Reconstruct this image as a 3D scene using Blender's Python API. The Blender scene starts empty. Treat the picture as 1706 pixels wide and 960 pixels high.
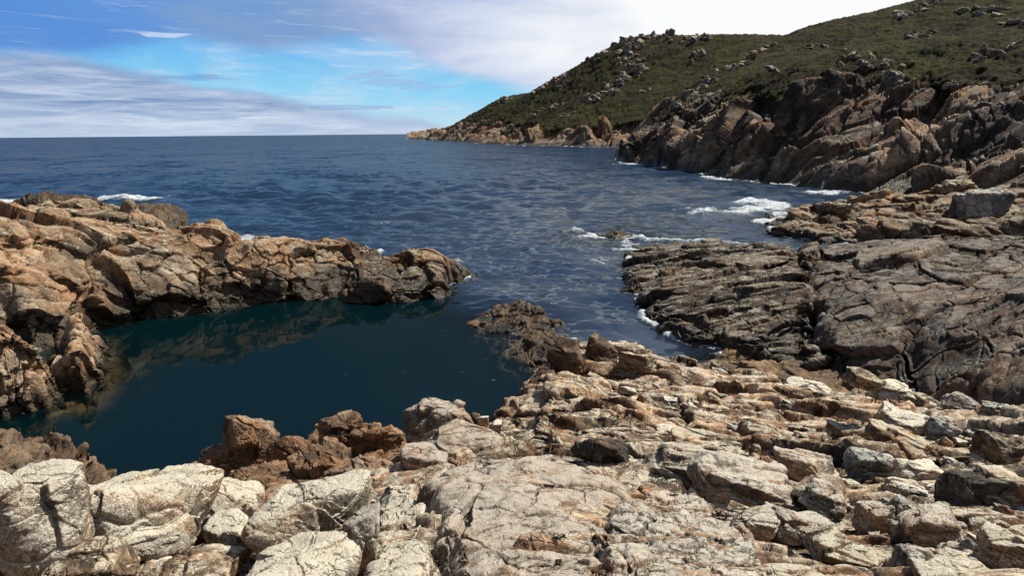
import bpy, bmesh, math, random
import numpy as np
from mathutils import Matrix, Vector
from concurrent.futures import ThreadPoolExecutor

random.seed(7)
rad = math.radians
scn = bpy.context.scene
COL = scn.collection

# ------------------------------------------------------------------ camera
F, CX, CY = 1111.0, 853.0, 480.0            # focal length and centre in pixels of the 1706 x 960 photograph
EYE = np.array([0.0, 0.0, 6.0])             # six metres above the sea
PITCH, ROLL = rad(13.1), rad(0.525)
fw = np.array([0, math.cos(PITCH), -math.sin(PITCH)])
r0 = np.array([1.0, 0, 0]); u0 = np.array([0, math.sin(PITCH), math.cos(PITCH)])
rt = math.cos(ROLL) * r0 - math.sin(ROLL) * u0
up = math.sin(ROLL) * r0 + math.cos(ROLL) * u0
cd = bpy.data.cameras.new('camera'); cam = bpy.data.objects.new('camera', cd); COL.objects.link(cam)
cd.sensor_width = 36.0; cd.lens = 36.0 * F / 1706.0; cd.clip_start = 0.05; cd.clip_end = 60000
M = Matrix(((rt[0], up[0], -fw[0], EYE[0]), (rt[1], up[1], -fw[1], EYE[1]), (rt[2], up[2], -fw[2], EYE[2]), (0, 0, 0, 1)))
cam.matrix_world = M
scn.camera = cam

# ------------------------------------------------------------------ light and exposure
SUN_AZ, SUN_EL = 60.0, 51.0                 # degrees right of the view, above the horizon
sd = bpy.data.lights.new('sun', 'SUN'); sun = bpy.data.objects.new('sun', sd); COL.objects.link(sun)
sd.energy = 4.9; sd.angle = rad(0.6); sd.color = (1.0, 0.94, 0.84)
sdir = Vector((math.sin(rad(SUN_AZ)) * math.cos(rad(SUN_EL)), math.cos(rad(SUN_AZ)) * math.cos(rad(SUN_EL)), math.sin(rad(SUN_EL))))
sun.rotation_euler = sdir.to_track_quat('Z', 'Y').to_euler(); sun.location = (0, 0, 80)
scn.view_settings.view_transform = 'Standard'; scn.view_settings.look = 'None'
scn.view_settings.exposure = 0.35; scn.view_settings.gamma = 1.0
scn.view_settings.use_curve_mapping = False
scn.cycles.max_bounces = 5; scn.cycles.diffuse_bounces = 2; scn.cycles.glossy_bounces = 2
scn.cycles.transparent_max_bounces = 6; scn.cycles.caustics_reflective = False
scn.cycles.use_denoising = True


def srgb(r, g, b):
    f = lambda c: (c / 255 / 12.92) if c <= 10.3 else ((c / 255 + 0.055) / 1.055) ** 2.4
    return (f(r), f(g), f(b), 1.0)


class NT:
    """tiny node-building helper"""
    def __init__(s, tree):
        s.t = tree; tree.nodes.clear()

    def n(s, typ, ins=None, **kw):
        nd = s.t.nodes.new(typ)
        for k, v in kw.items(): setattr(nd, k, v)
        for k, v in (ins or {}).items():
            if isinstance(v, bpy.types.NodeSocket): s.t.links.new(v, nd.inputs[k])
            else: nd.inputs[k].default_value = v
        return nd

    def m(s, op, a, b=0.0, c=0.0, clamp=False):
        nd = s.n('ShaderNodeMath', {0: a, 1: b, 2: c}, operation=op); nd.use_clamp = clamp
        return nd.outputs[0]

    def ss(s, x, a, b):                     # smoothstep
        nd = s.n('ShaderNodeMapRange', {0: x, 1: a, 2: b, 3: 0.0, 4: 1.0}, interpolation_type='SMOOTHSTEP')
        return nd.outputs[0]

    def mix(s, f, a, b, blend='MIX'):
        nd = s.n('ShaderNodeMix', {}, data_type='RGBA', blend_type=blend)
        for k, v in ((0, f), (6, a), (7, b)):
            if isinstance(v, bpy.types.NodeSocket): s.t.links.new(v, nd.inputs[k])
            else: nd.inputs[k].default_value = v
        return nd.outputs[2]

    def noise(s, vec, scale, detail=4, rough=0.55, dist=0.0, lac=2.0):
        return s.n('ShaderNodeTexNoise', {'Vector': vec, 'Scale': scale, 'Detail': detail, 'Roughness': rough, 'Distortion': dist, 'Lacunarity': lac}).outputs['Fac']

    def ramp(s, x, stops, interp='LINEAR'):
        nd = s.n('ShaderNodeValToRGB', {0: x}); cr = nd.color_ramp; cr.interpolation = interp
        while len(cr.elements) > 1: cr.elements.remove(cr.elements[-1])
        cr.elements[0].position = stops[0][0]; cr.elements[0].color = stops[0][1]
        for p, c in stops[1:]:
            e = cr.elements.new(p); e.color = c
        return nd.outputs[0]


def az_el(px, py):
    d = fw * F + rt * (px - CX) + up * (CY - py); d /= np.linalg.norm(d)
    return math.degrees(math.atan2(d[0], d[1])), math.degrees(math.asin(d[2]))


# ------------------------------------------------------------------ sky (world)
w = bpy.data.worlds.new('World'); scn.world = w; w.use_nodes = True
T = NT(w.node_tree)
sky = T.n('ShaderNodeTexSky', sky_type='NISHITA')
sky.sun_disc = False; sky.sun_elevation = rad(SUN_EL); sky.sun_rotation = rad(SUN_AZ)
sky.altitude = 0; sky.air_density = 1.0; sky.dust_density = 0.6; sky.ozone_density = 2.0
geo = T.n('ShaderNodeTexCoord').outputs['Generated']
sx = T.n('ShaderNodeSeparateXYZ', {0: geo})
X, Y, Z = sx.outputs
az = T.m('MULTIPLY', T.m('ARCTAN2', X, Y), 180 / math.pi)
el = T.m('MULTIPLY', T.m('ARCSINE', Z), 180 / math.pi)
uv = T.n('ShaderNodeCombineXYZ', {0: az, 1: el, 2: 0.0}).outputs[0]
# clouds: wisps drawn out sideways, tilted down to the right
wuv = T.n('ShaderNodeMapping', {0: uv, 2: (0, 0, rad(9)), 3: (0.09, 0.62, 1)}).outputs[0]
big = T.noise(wuv, 1.0, 7, 0.58, 0.6)
fine = T.noise(T.n('ShaderNodeMapping', {0: uv, 2: (0, 0, rad(7)), 3: (0.16, 1.7, 1), 1: (3, 5, 0)}).outputs[0], 1.0, 8, 0.62, 0.9)
soft = T.noise(T.n('ShaderNodeMapping', {0: uv, 3: (0.10, 0.22, 1), 1: (7, 1, 0)}).outputs[0], 1.0, 5, 0.55, 0.4)


def edge_curve(pts):
    """elevation of a cloud edge against azimuth, given as photograph points"""
    ae = sorted(az_el(*p) for p in pts)
    nrm = T.m('DIVIDE', T.m('ADD', az, 45.0), 90.0)
    st = [((a + 45) / 90, ((e + 5) / 30,) * 3 + (1,)) for a, e in ae]
    return T.m('SUBTRACT', T.m('MULTIPLY', T.ramp(nrm, st), 30.0), 5.0)


wob = T.m('MULTIPLY', T.m('SUBTRACT', big, 0.5), 5.0)
wob2 = T.m('MULTIPLY', T.m('SUBTRACT', fine, 0.5), 2.2)
clear = T.ramp(T.m('DIVIDE', el, 12.0), [(0.0, srgb(196, 226, 240)), (0.10, srgb(176, 220, 242)), (0.30, srgb(134, 208, 244)), (0.55, srgb(112, 186, 240)), (0.80, srgb(92, 156, 224)), (1.0, srgb(88, 146, 216))])
# lower left bank
e1 = edge_curve([(-60, 70), (0, 78), (120, 88), (250, 118), (330, 142), (430, 150), (520, 172), (620, 190), (700, 194), (760, 214), (900, 225)])
m1 = T.ss(T.m('ADD', T.m('SUBTRACT', e1, el), T.m('ADD', T.m('MULTIPLY', wob, 0.22), T.m('MULTIPLY', wob2, 0.25))), -0.25, 0.75)
c1 = T.ramp(T.m('ADD', T.m('MULTIPLY', fine, 1.0), T.m('MULTIPLY', T.m('SUBTRACT', big, 0.5), 0.7)), [(0.28, srgb(120, 148, 190)), (0.42, srgb(150, 172, 206)), (0.55, srgb(178, 196, 222)), (0.68, srgb(210, 221, 238)), (0.82, srgb(232, 236, 248))])
c1 = T.mix(T.ss(T.m('ADD', T.m('SUBTRACT', e1, el), T.m('MULTIPLY', wob, .4)), -0.2, 2.4), T.mix(0.72, c1, srgb(132, 160, 202)), c1)
c1 = T.mix(T.ss(el, 0.0, 2.6), T.mix(0.55, c1, srgb(206, 220, 240)), c1)
# upper band: blue grey on the left, lilac, then white to the right
e2 = edge_curve([(-60, 100), (0, 100), (150, 98), (230, 84), (290, 68), (360, 78), (440, 90), (520, 78), (580, 66), (640, 74), (700, 104), (760, 124), (820, 140), (900, 160), (1000, 190), (1200, 225)])
m2 = T.ss(T.m('ADD', T.m('SUBTRACT', el, e2), T.m('ADD', T.m('MULTIPLY', wob, 0.26), T.m('MULTIPLY', wob2, 0.2))), -0.5, 1.1)
wh = T.m('ADD', az, T.m('ADD', T.m('MULTIPLY', T.m('SUBTRACT', soft, 0.5), 22.0), T.m('MULTIPLY', T.m('SUBTRACT', big, 0.5), 9.0)))
c2 = T.ramp(T.m('DIVIDE', T.m('ADD', wh, 40.0), 60.0), [(0.0, srgb(84, 142, 218)), (0.22, srgb(104, 152, 216)), (0.36, srgb(128, 162, 206)), (0.50, srgb(160, 178, 216)), (0.62, srgb(196, 208, 234)), (0.72, srgb(226, 232, 244)), (0.82, srgb(250, 251, 252))])
c2 = T.mix(T.m('MULTIPLY', T.ss(T.m('SUBTRACT', fine, 0.0), 0.55, 0.75), 0.35), c2, srgb(236, 240, 250))
# a few small torn clouds in the clear patch
p3 = T.m('MULTIPLY', T.ss(fine, 0.60, 0.72), T.ss(big, 0.42, 0.58))
c3 = srgb(126, 168, 222)
col = T.mix(T.m('MULTIPLY', p3, 0.6), T.mix(T.m('MULTIPLY', T.ss(soft, .35, .7), .38), clear, srgb(206, 222, 240)), c3)


def puff(a0, e0, wa, we, thr, colour, strength):
    global col
    pa, pe = az_el(a0, e0)
    da = T.m('DIVIDE', T.m('SUBTRACT', az, pa), wa); de = T.m('DIVIDE', T.m('SUBTRACT', el, pe), we)
    rr = T.m('ADD', T.m('MULTIPLY', da, da), T.m('MULTIPLY', de, de))
    v = T.m('SUBTRACT', T.m('ADD', 1.0, T.m('MULTIPLY', T.m('SUBTRACT', fine, 0.5), 6.5)), rr)
    col = T.mix(T.m('MULTIPLY', T.ss(v, thr, thr + 0.7), strength), col, colour)


col = T.mix(T.m('MULTIPLY', T.m('MULTIPLY', T.ss(fine, .47, .66), T.ss(soft, .40, .55)), .5), col, srgb(214, 228, 244))
puff(640, 130, 3.0, 0.7, 0.1, srgb(136, 174, 226), 0.5)
puff(720, 146, 2.6, 0.35, 0.2, srgb(150, 184, 228), 0.45)
puff(505, 146, 1.8, 0.22, 0.4, srgb(226, 242, 252), 0.7)
puff(690, 183, 4.0, 0.35, 0.1, srgb(196, 220, 242), 0.6)
col = T.mix(m2, col, c2)
col = T.mix(m1, col, c1)
puff(285, 59, 1.9, 0.24, 0.35, srgb(222, 234, 250), 0.6)
puff(585, 178, 4.5, 0.25, 0.3, srgb(126, 162, 212), 0.45)
puff(330, 130, 5.0, 0.35, 0.5, srgb(112, 142, 202), 0.5)
# the rest of the dome: broken white cloud over blue
hi = T.noise(T.n('ShaderNodeMapping', {0: geo, 3: (2.2, 2.2, 5.0)}).outputs[0], 1.0, 5, 0.55)
hic = T.mix(T.ss(hi, 0.42, 0.62), srgb(38, 66, 112), srgb(104, 118, 146))
hic = T.mix(T.ss(az, 4.0, 40.0), hic, srgb(206, 210, 218))
fr = T.ss(el, 10.8, 14.5)
behind = T.ss(T.m('ABSOLUTE', az), 48.0, 62.0)
cl = T.mix(T.m('MAXIMUM', fr, behind), col, hic)
cb = T.n('ShaderNodeBackground', {0: cl, 1: 0.79})
nb = T.n('ShaderNodeBackground', {0: sky.outputs[0], 1: 0.05})
keep = T.m('MULTIPLY', T.m('MAXIMUM', fr, behind), 0.62)   # outside the framed part the clear Nishita sky shows between the clouds
mx = T.n('ShaderNodeMixShader', {0: keep, 1: cb.outputs[0], 2: nb.outputs[0]})
T.n('ShaderNodeOutputWorld', {0: mx.outputs[0]})

# ------------------------------------------------------------------ numpy noise
POOL = ThreadPoolExecutor(4)
_G = np.array([[1, 1, 0], [-1, 1, 0], [1, -1, 0], [-1, -1, 0], [1, 0, 1], [-1, 0, 1], [1, 0, -1], [-1, 0, -1],
               [0, 1, 1], [0, -1, 1], [0, 1, -1], [0, -1, -1], [1, 1, 0], [-1, 1, 0], [0, -1, 1], [0, -1, -1]], np.float32)


def _hash(x, y, z, seed):
    h = x * np.uint32(374761393) + y * np.uint32(668265263) + z * np.uint32(2246822519) + np.uint32((seed * 3266489917) & 0xffffffff)
    h ^= h >> np.uint32(15); h *= np.uint32(2246822519); h ^= h >> np.uint32(13); h *= np.uint32(3266489917); h ^= h >> np.uint32(16)
    return h


def _chunks(fn, p):
    n = len(p); k = 32768
    return list(POOL.map(fn, [p[i:i + k] for i in range(0, n, k)]))


def noise3(p, seed=0):
    p = np.ascontiguousarray(p, np.float32)

    def f(q):
        i = np.floor(q); t = q - i; i = i.astype(np.int32).astype(np.uint32)
        s = t * t * t * (t * (t * 6 - 15) + 10); out = np.zeros(len(q), np.float32)
        for dx in (0, 1):
            wx = s[:, 0] if dx else 1 - s[:, 0]
            for dy in (0, 1):
                wy = s[:, 1] if dy else 1 - s[:, 1]
                for dz in (0, 1):
                    wz = s[:, 2] if dz else 1 - s[:, 2]
                    h = _hash(i[:, 0] + np.uint32(dx), i[:, 1] + np.uint32(dy), i[:, 2] + np.uint32(dz), seed)
                    g = _G[h & np.uint32(15)]
                    out += wx * wy * wz * (g[:, 0] * (t[:, 0] - dx) + g[:, 1] * (t[:, 1] - dy) + g[:, 2] * (t[:, 2] - dz))
        return out
    return np.concatenate(_chunks(f, p))


def fbm(p, octv=4, seed=0, gain=0.5, ridged=False):
    out = np.zeros(len(p), np.float32); a = 1.0
    for o in range(octv):
        v = noise3(p * (2.03 ** o) + o * 17.3, seed + o)
        out += a * ((0.5 - np.abs(v)) * 1.6 - 0.4 if ridged else v); a *= gain
    return out


def worley(p, seed=0):
    """nearest cell: F1, F2 - F1, random tilt plane and random number of the cell"""
    p = np.ascontiguousarray(p, np.float32)

    def f(q):
        n = len(q); i = np.floor(q).astype(np.int32); b = i.astype(np.float32)
        f1 = np.full(n, 9., np.float32); f2 = f1.copy(); bid = np.zeros(n, np.uint32); bd = np.zeros((n, 3), np.float32)
        iu = i.astype(np.uint32); fr = q - b
        for dx in (-1, 0, 1):
            for dy in (-1, 0, 1):
                for dz in (-1, 0, 1):
                    h = _hash(iu[:, 0] + np.uint32(dx & 0xffffffff), iu[:, 1] + np.uint32(dy & 0xffffffff), iu[:, 2] + np.uint32(dz & 0xffffffff), seed)
                    vx = dx + (h & np.uint32(1023)).astype(np.float32) / 1023 - fr[:, 0]
                    vy = dy + ((h >> np.uint32(10)) & np.uint32(1023)).astype(np.float32) / 1023 - fr[:, 1]
                    vz = dz + ((h >> np.uint32(20)) & np.uint32(1023)).astype(np.float32) / 1023 - fr[:, 2]
                    d = vx * vx + vy * vy + vz * vz
                    m = d < f1
                    f2 = np.where(m, f1, np.minimum(f2, d)); f1 = np.where(m, d, f1)
                    bid = np.where(m, h, bid)
                    bd[m, 0] = -vx[m]; bd[m, 1] = -vy[m]; bd[m, 2] = -vz[m]
        h2 = _hash(bid, bid >> np.uint32(7), bid >> np.uint32(3), seed + 91)
        gx = (h2 & np.uint32(1023)).astype(np.float32) / 511.5 - 1; gy = ((h2 >> np.uint32(10)) & np.uint32(1023)).astype(np.float32) / 511.5 - 1
        gz = ((h2 >> np.uint32(20)) & np.uint32(1023)).astype(np.float32) / 511.5 - 1
        h3 = _hash(h2, bid, bid, seed + 5)
        r = (h3 & np.uint32(65535)).astype(np.float32) / 65535
        return np.stack([np.sqrt(f1), np.sqrt(f2) - np.sqrt(f1), gx * bd[:, 0] + gy * bd[:, 1] + gz * bd[:, 2], r], 1)
    o = np.concatenate(_chunks(f, p))
    return o[:, 0], o[:, 1], o[:, 2], o[:, 3]


def rotm(rx, ry, rz):
    return np.array(Matrix.Rotation(rad(rz), 3, 'Z') @ Matrix.Rotation(rad(ry), 3, 'Y') @ Matrix.Rotation(rad(rx), 3, 'X'), np.float32)


def rock_detail(p, levels, seed, dip=(0, 0, 0), stretch=(1, 1, 1), warp=0.35, rough=1.0):
    """broken rock: tilted blocks with open cracks between them at several sizes; returns offset and a tone per block"""
    R = rotm(*dip); q0 = (p @ R) / np.array(stretch, np.float32)
    S = levels[0][0]; out = np.zeros(len(p), np.float32); tone = np.zeros(len(p), np.float32)
    wv = np.stack([noise3(q0 / S * 0.9 + k * 31.7, seed + 40 + k) for k in range(3)], 1)
    wv2 = np.stack([noise3(q0 / S * 3.1 + k * 11.7, seed + 50 + k) for k in range(3)], 1)
    q = q0 + wv * S * warp * 1.6 + wv2 * S * warp * 0.35
    for k, (size, amp, tilt, crack, cw) in enumerate(levels):
        f1, g, pl, r = worley(q / size + k * 7.7, seed + k * 13)
        c = np.clip(1 - g / cw, 0, 1); c = c * c * (3 - 2 * c); hsh = (r * 91.7) % 1.0
        e = np.clip(g / (cw * 1.1 + .03), 0, 1); e = e * e * (3 - 2 * e)      # blocks meet without a jump
        out += amp * ((r - 0.5) * 0.9 + pl * tilt) * e - crack * c * (0.35 + 0.65 * hsh)
        tone += (r - 0.5) * (1.0, 0.8, 0.6, 0.4)[min(k, 3)]
    sm = levels[-1][0]
    out += rough * (fbm(q0 / S * 0.8, 2, seed + 70) * S * 0.10 + fbm(q0 / sm * 0.8, 2, seed + 80) * sm * 0.08)
    return out, tone


# ------------------------------------------------------------------ photograph point -> place in the world
def ray(px, py):
    return fw * F + rt * (px - CX) + up * (CY - py)


def W(px, py, z):                           # the point seen at a pixel at height z
    d = ray(px, py); t = (z - EYE[2]) / d[2]
    return EYE + d * t


def D(px, py, dist):                        # the point seen at a pixel at a horizontal distance
    d = ray(px, py); return EYE + d * (dist / math.hypot(d[0], d[1]))


def B(px, dist, z=0.0, py=400):             # a point at the bearing of a pixel column, at a distance, at height z
    d = ray(px, py); h = math.hypot(d[0], d[1])
    return np.array([d[0] / h * dist, d[1] / h * dist, z])


def to_px(P):
    v = P - EYE; zc = v @ fw
    return CX + F * (v @ rt) / zc, CY - F * (v @ up) / zc


# ------------------------------------------------------------------ land forms
class Form:
    """a smooth land form: heights through control points, inside a footprint with steep sides"""
    def __init__(s, ctrl, outline=None, wall=2.4, ragged=0.25, rsize=1.0, seed=1, inset=0.0):
        c = np.array(ctrl, float); s.uv = s._uv(c[:, 0], c[:, 1]); n = len(c)
        K = s._k(np.linalg.norm(s.uv[:, None] - s.uv[None], axis=2)) + np.eye(n) * 2e-3
        Pm = np.c_[np.ones(n), s.uv]
        A = np.block([[K, Pm], [Pm.T, np.zeros((3, 3))]])
        s.w = np.linalg.solve(A, np.r_[c[:, 2], 0, 0, 0])
        s.out = None if outline is None else np.array(outline, float)[:, :2]
        s.wall, s.ragged, s.rsize, s.seed, s.inset = wall, ragged, rsize, seed, inset
        src = s.out if s.out is not None else c[:, :2]
        s.bb = (src.min(0), src.max(0)); s.zr = (c[:, 2].min(), c[:, 2].max())
        a = np.arctan2(src[:, 0], src[:, 1]); rr = np.hypot(src[:, 0], src[:, 1])
        s.azr = (a.min(), a.max()); s.rr = (rr.min(), rr.max())

    @staticmethod
    def _uv(x, y):
        return np.c_[np.arctan2(x, y), np.log(np.hypot(x, y) + 1e-6)]

    @staticmethod
    def _k(r):
        return np.where(r > 0, r * r * np.log(np.maximum(r, 1e-9)), 0)

    def z(s, x, y):
        x = np.asarray(x, float).ravel(); y = np.asarray(y, float).ravel(); res = np.empty(len(x))
        for i in range(0, len(x), 40000):
            uv_ = s._uv(x[i:i + 40000], y[i:i + 40000])
            r = np.sqrt((uv_[:, None, 0] - s.uv[None, :, 0]) ** 2 + (uv_[:, None, 1] - s.uv[None, :, 1]) ** 2)
            res[i:i + 40000] = s._k(r) @ s.w[:-3] + s.w[-3] + uv_ @ s.w[-2:]
        res = np.clip(res, s.zr[0] - 1.0, s.zr[1] + 0.12 * (s.zr[1] - s.zr[0]) + 0.05)
        if s.out is not None:
            d = s.dist(x, y)
            d = d + s.ragged * fbm(np.c_[x, y, x * 0] / s.rsize, 3, s.seed + 200) - s.inset
            k = 0.18 * s.rsize; dd = np.where(d > k, d, np.where(d < -k, 0, (d + k) ** 2 / (4 * k)))
            res = res - s.wall * dd
        return res

    def dist(s, x, y):                      # signed distance to the footprint, negative inside
        P = np.c_[x, y]; V = s.out; n = len(V); best = np.full(len(P), 1e9); inside = np.zeros(len(P), bool)
        for i in range(n):
            a, b = V[i], V[(i + 1) % n]; e = b - a; w_ = P - a
            t = np.clip((w_ @ e) / (e @ e + 1e-12), 0, 1); q = w_ - t[:, None] * e
            best = np.minimum(best, (q * q).sum(1))
            c = (a[1] > P[:, 1]) != (b[1] > P[:, 1])
            with np.errstate(divide='ignore', invalid='ignore'):
                xi = (b[0] - a[0]) * (P[:, 1] - a[1]) / (b[1] - a[1] + 1e-12) + a[0]
            inside ^= c & (P[:, 0] < xi)
        return np.where(inside, -1, 1) * np.sqrt(best)

    def hit(s, px, py, r0_=1.2, r1_=60):    # where the ray through a pixel meets the form
        d = ray(px, py); d = d / math.hypot(d[0], d[1]); r = np.geomspace(r0_, r1_, 500)
        P = EYE + r[:, None] * d; m = np.nonzero(P[:, 2] < s.z(P[:, 0], P[:, 1]))[0]
        return P[m[0]] if len(m) else None


def mesh_obj(name, V, Fc, mat, tone=None, smooth=True, attrs=None):
    me = bpy.data.meshes.new(name)
    V = np.ascontiguousarray(V, np.float32); Fc = np.ascontiguousarray(Fc, np.int32); k = Fc.shape[1]
    me.vertices.add(len(V)); me.vertices.foreach_set('co', V.ravel())
    me.loops.add(Fc.size); me.loops.foreach_set('vertex_index', Fc.ravel())
    me.polygons.add(len(Fc)); me.polygons.foreach_set('loop_start', np.arange(0, Fc.size, k, dtype=np.int32))
    me.polygons.foreach_set('use_smooth', np.full(len(Fc), smooth))
    me.update(calc_edges=True)
    for an, av in dict(attrs or {}, **({} if tone is None else {'tone': tone})).items():
        at = me.attributes.new(an, 'FLOAT', 'POINT'); at.data.foreach_set('value', np.ascontiguousarray(av, np.float32))
    if mat: me.materials.append(mat)
    o = bpy.data.objects.new(name, me); COL.objects.link(o)
    return o


def tag(o, label=None, cat=None, group=None, kind=None):
    if label: o['label'] = label
    if cat: o['category'] = cat
    if group: o['group'] = group
    if kind: o['kind'] = kind
    return o


def polar_grid(form, cols, rows, pad=0.02, azr=None, rr=None, floor=-1.0, fine_n=360):
    a0, a1 = azr or (form.azr[0] - pad, form.azr[1] + pad)
    q0, q1 = rr or (form.rr[0] * 0.93, form.rr[1] * 1.05)
    A = np.linspace(a0, a1, cols); r = np.geomspace(q0, q1, fine_n)
    AA, RR = np.meshgrid(A, r, indexing='ij')
    zz = form.z((np.sin(AA) * RR), (np.cos(AA) * RR)).reshape(cols, fine_n); zz = np.maximum(zz, floor - 0.3)
    ds = np.sqrt(np.diff(RR, axis=1) ** 2 * 0.35 + np.diff(zz, axis=1) ** 2) / RR[:, 1:] + 0.02 * np.diff(np.log(RR), axis=1)
    # smooth the spacing across columns so that rows stay even
    ker = np.hanning(31); ker /= ker.sum()
    dsp = np.pad(ds, ((15, 15), (0, 0)), mode='edge')
    ds = np.stack([np.convolve(dsp[:, j], ker, mode='valid') for j in range(ds.shape[1])], 1)
    S = np.concatenate([np.zeros((cols, 1)), np.cumsum(ds, axis=1)], 1)
    R2 = np.empty((cols, rows)); t = np.linspace(0, 1, rows)
    for i in range(cols): R2[i] = np.interp(t * S[i, -1], S[i], r)
    A2 = np.repeat(A[:, None], rows, 1); x = np.sin(A2) * R2; y = np.cos(A2) * R2
    z = np.maximum(form.z(x, y).reshape(cols, rows), floor - 0.3)
    return np.stack([x, y, z], 2)


def grid_normals(G):
    du = np.gradient(G, axis=0); dv = np.gradient(G, axis=1); n = np.cross(dv, du)
    n /= np.linalg.norm(n, axis=2, keepdims=True) + 1e-12
    return n if n[..., 2].mean() > 0 else -n


def grid_faces(c, r):
    i = np.arange(c * r).reshape(c, r)
    return np.stack([i[:-1, :-1], i[:-1, 1:], i[1:, 1:], i[1:, :-1]], 2).reshape(-1, 4)


def compact(V, Fc, *arrs):
    used = np.unique(Fc); mp = np.zeros(len(V), np.int64); mp[used] = np.arange(len(used))
    return (V[used], mp[Fc]) + tuple(None if a is None else a[used] for a in arrs)


def land(name, form, cols, rows, mat, levels, seed, dip=(0, 0, 0), stretch=(1, 1, 1), floor=-1.0, warp=0.17, rough=1.0, cut=True, amp=None, **kw):
    def shape(G):
        P = G.reshape(-1, 3); V = P; tone = 0; a = 1.0 if amp is None else amp(P)
        for k, lv in enumerate([levels[:1], levels[1:2], levels[2:]]):     # each finer break follows the surface left by the coarser one
            if not lv: continue
            N = grid_normals(V.reshape(G.shape)).reshape(-1, 3)
            d, tn = rock_detail(V.astype(np.float32), lv, seed + 7 * k, dip, stretch, warp, rough)
            V = V + N * (d * a)[:, None]; tone = tone + tn * (1.0, .8, .6)[k]
        return P, V, tone
    # first a coarse pass, to see where the broken surface is steep; then rows spaced evenly along that surface
    c1, r1 = cols // 2, rows // 2
    G = polar_grid(form, c1, r1, floor=floor, **kw); R1 = np.hypot(G[..., 0], G[..., 1])
    V1 = shape(G)[1].reshape(c1, r1, 3); dv = np.diff(V1, axis=1)
    ds = np.sqrt((dv[..., 0] ** 2 + dv[..., 1] ** 2) * .30 + dv[..., 2] ** 2) / R1[:, 1:] + .15 * np.diff(np.log(R1), axis=1)
    ds *= np.where(V1[:, 1:, 2] < floor * .5, .3, 1.0)
    ker = np.hanning(9); ker /= ker.sum(); pad_ = np.pad(ds, ((4, 4), (0, 0)), mode='edge')
    ds = sum(ker[i] * pad_[i:i + c1] for i in range(9))
    S1 = np.concatenate([np.zeros((c1, 1)), np.cumsum(ds, axis=1)], 1); S1 /= S1[:, -1:]
    A1 = np.arctan2(G[:, 0, 0], G[:, 0, 1]); A = np.linspace(A1[0], A1[-1], cols); u = np.linspace(0, c1 - 1.001, cols); i0 = u.astype(int); f = (u - i0)[:, None]
    S2 = S1[i0] * (1 - f) + S1[i0 + 1] * f; R2 = R1[i0] * (1 - f) + R1[i0 + 1] * f
    t = np.linspace(0, 1, rows); RR = np.stack([np.interp(t, S2[k], R2[k]) for k in range(cols)])
    x = np.sin(A)[:, None] * RR; y = np.cos(A)[:, None] * RR
    G = np.stack([x, y, np.maximum(form.z(x, y).reshape(cols, rows), floor - .3)], 2)
    P, V, tone = shape(G)
    Fc = grid_faces(cols, rows)
    if cut: Fc = Fc[(P[Fc][:, :, 2] > floor).any(1)]
    V, Fc, tone = compact(V, Fc, tone)
    return mesh_obj(name, V, Fc, mat, tone)


# ------------------------------------------------------------------ materials
L = lambda *c: tuple(c) + (1,)


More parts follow.
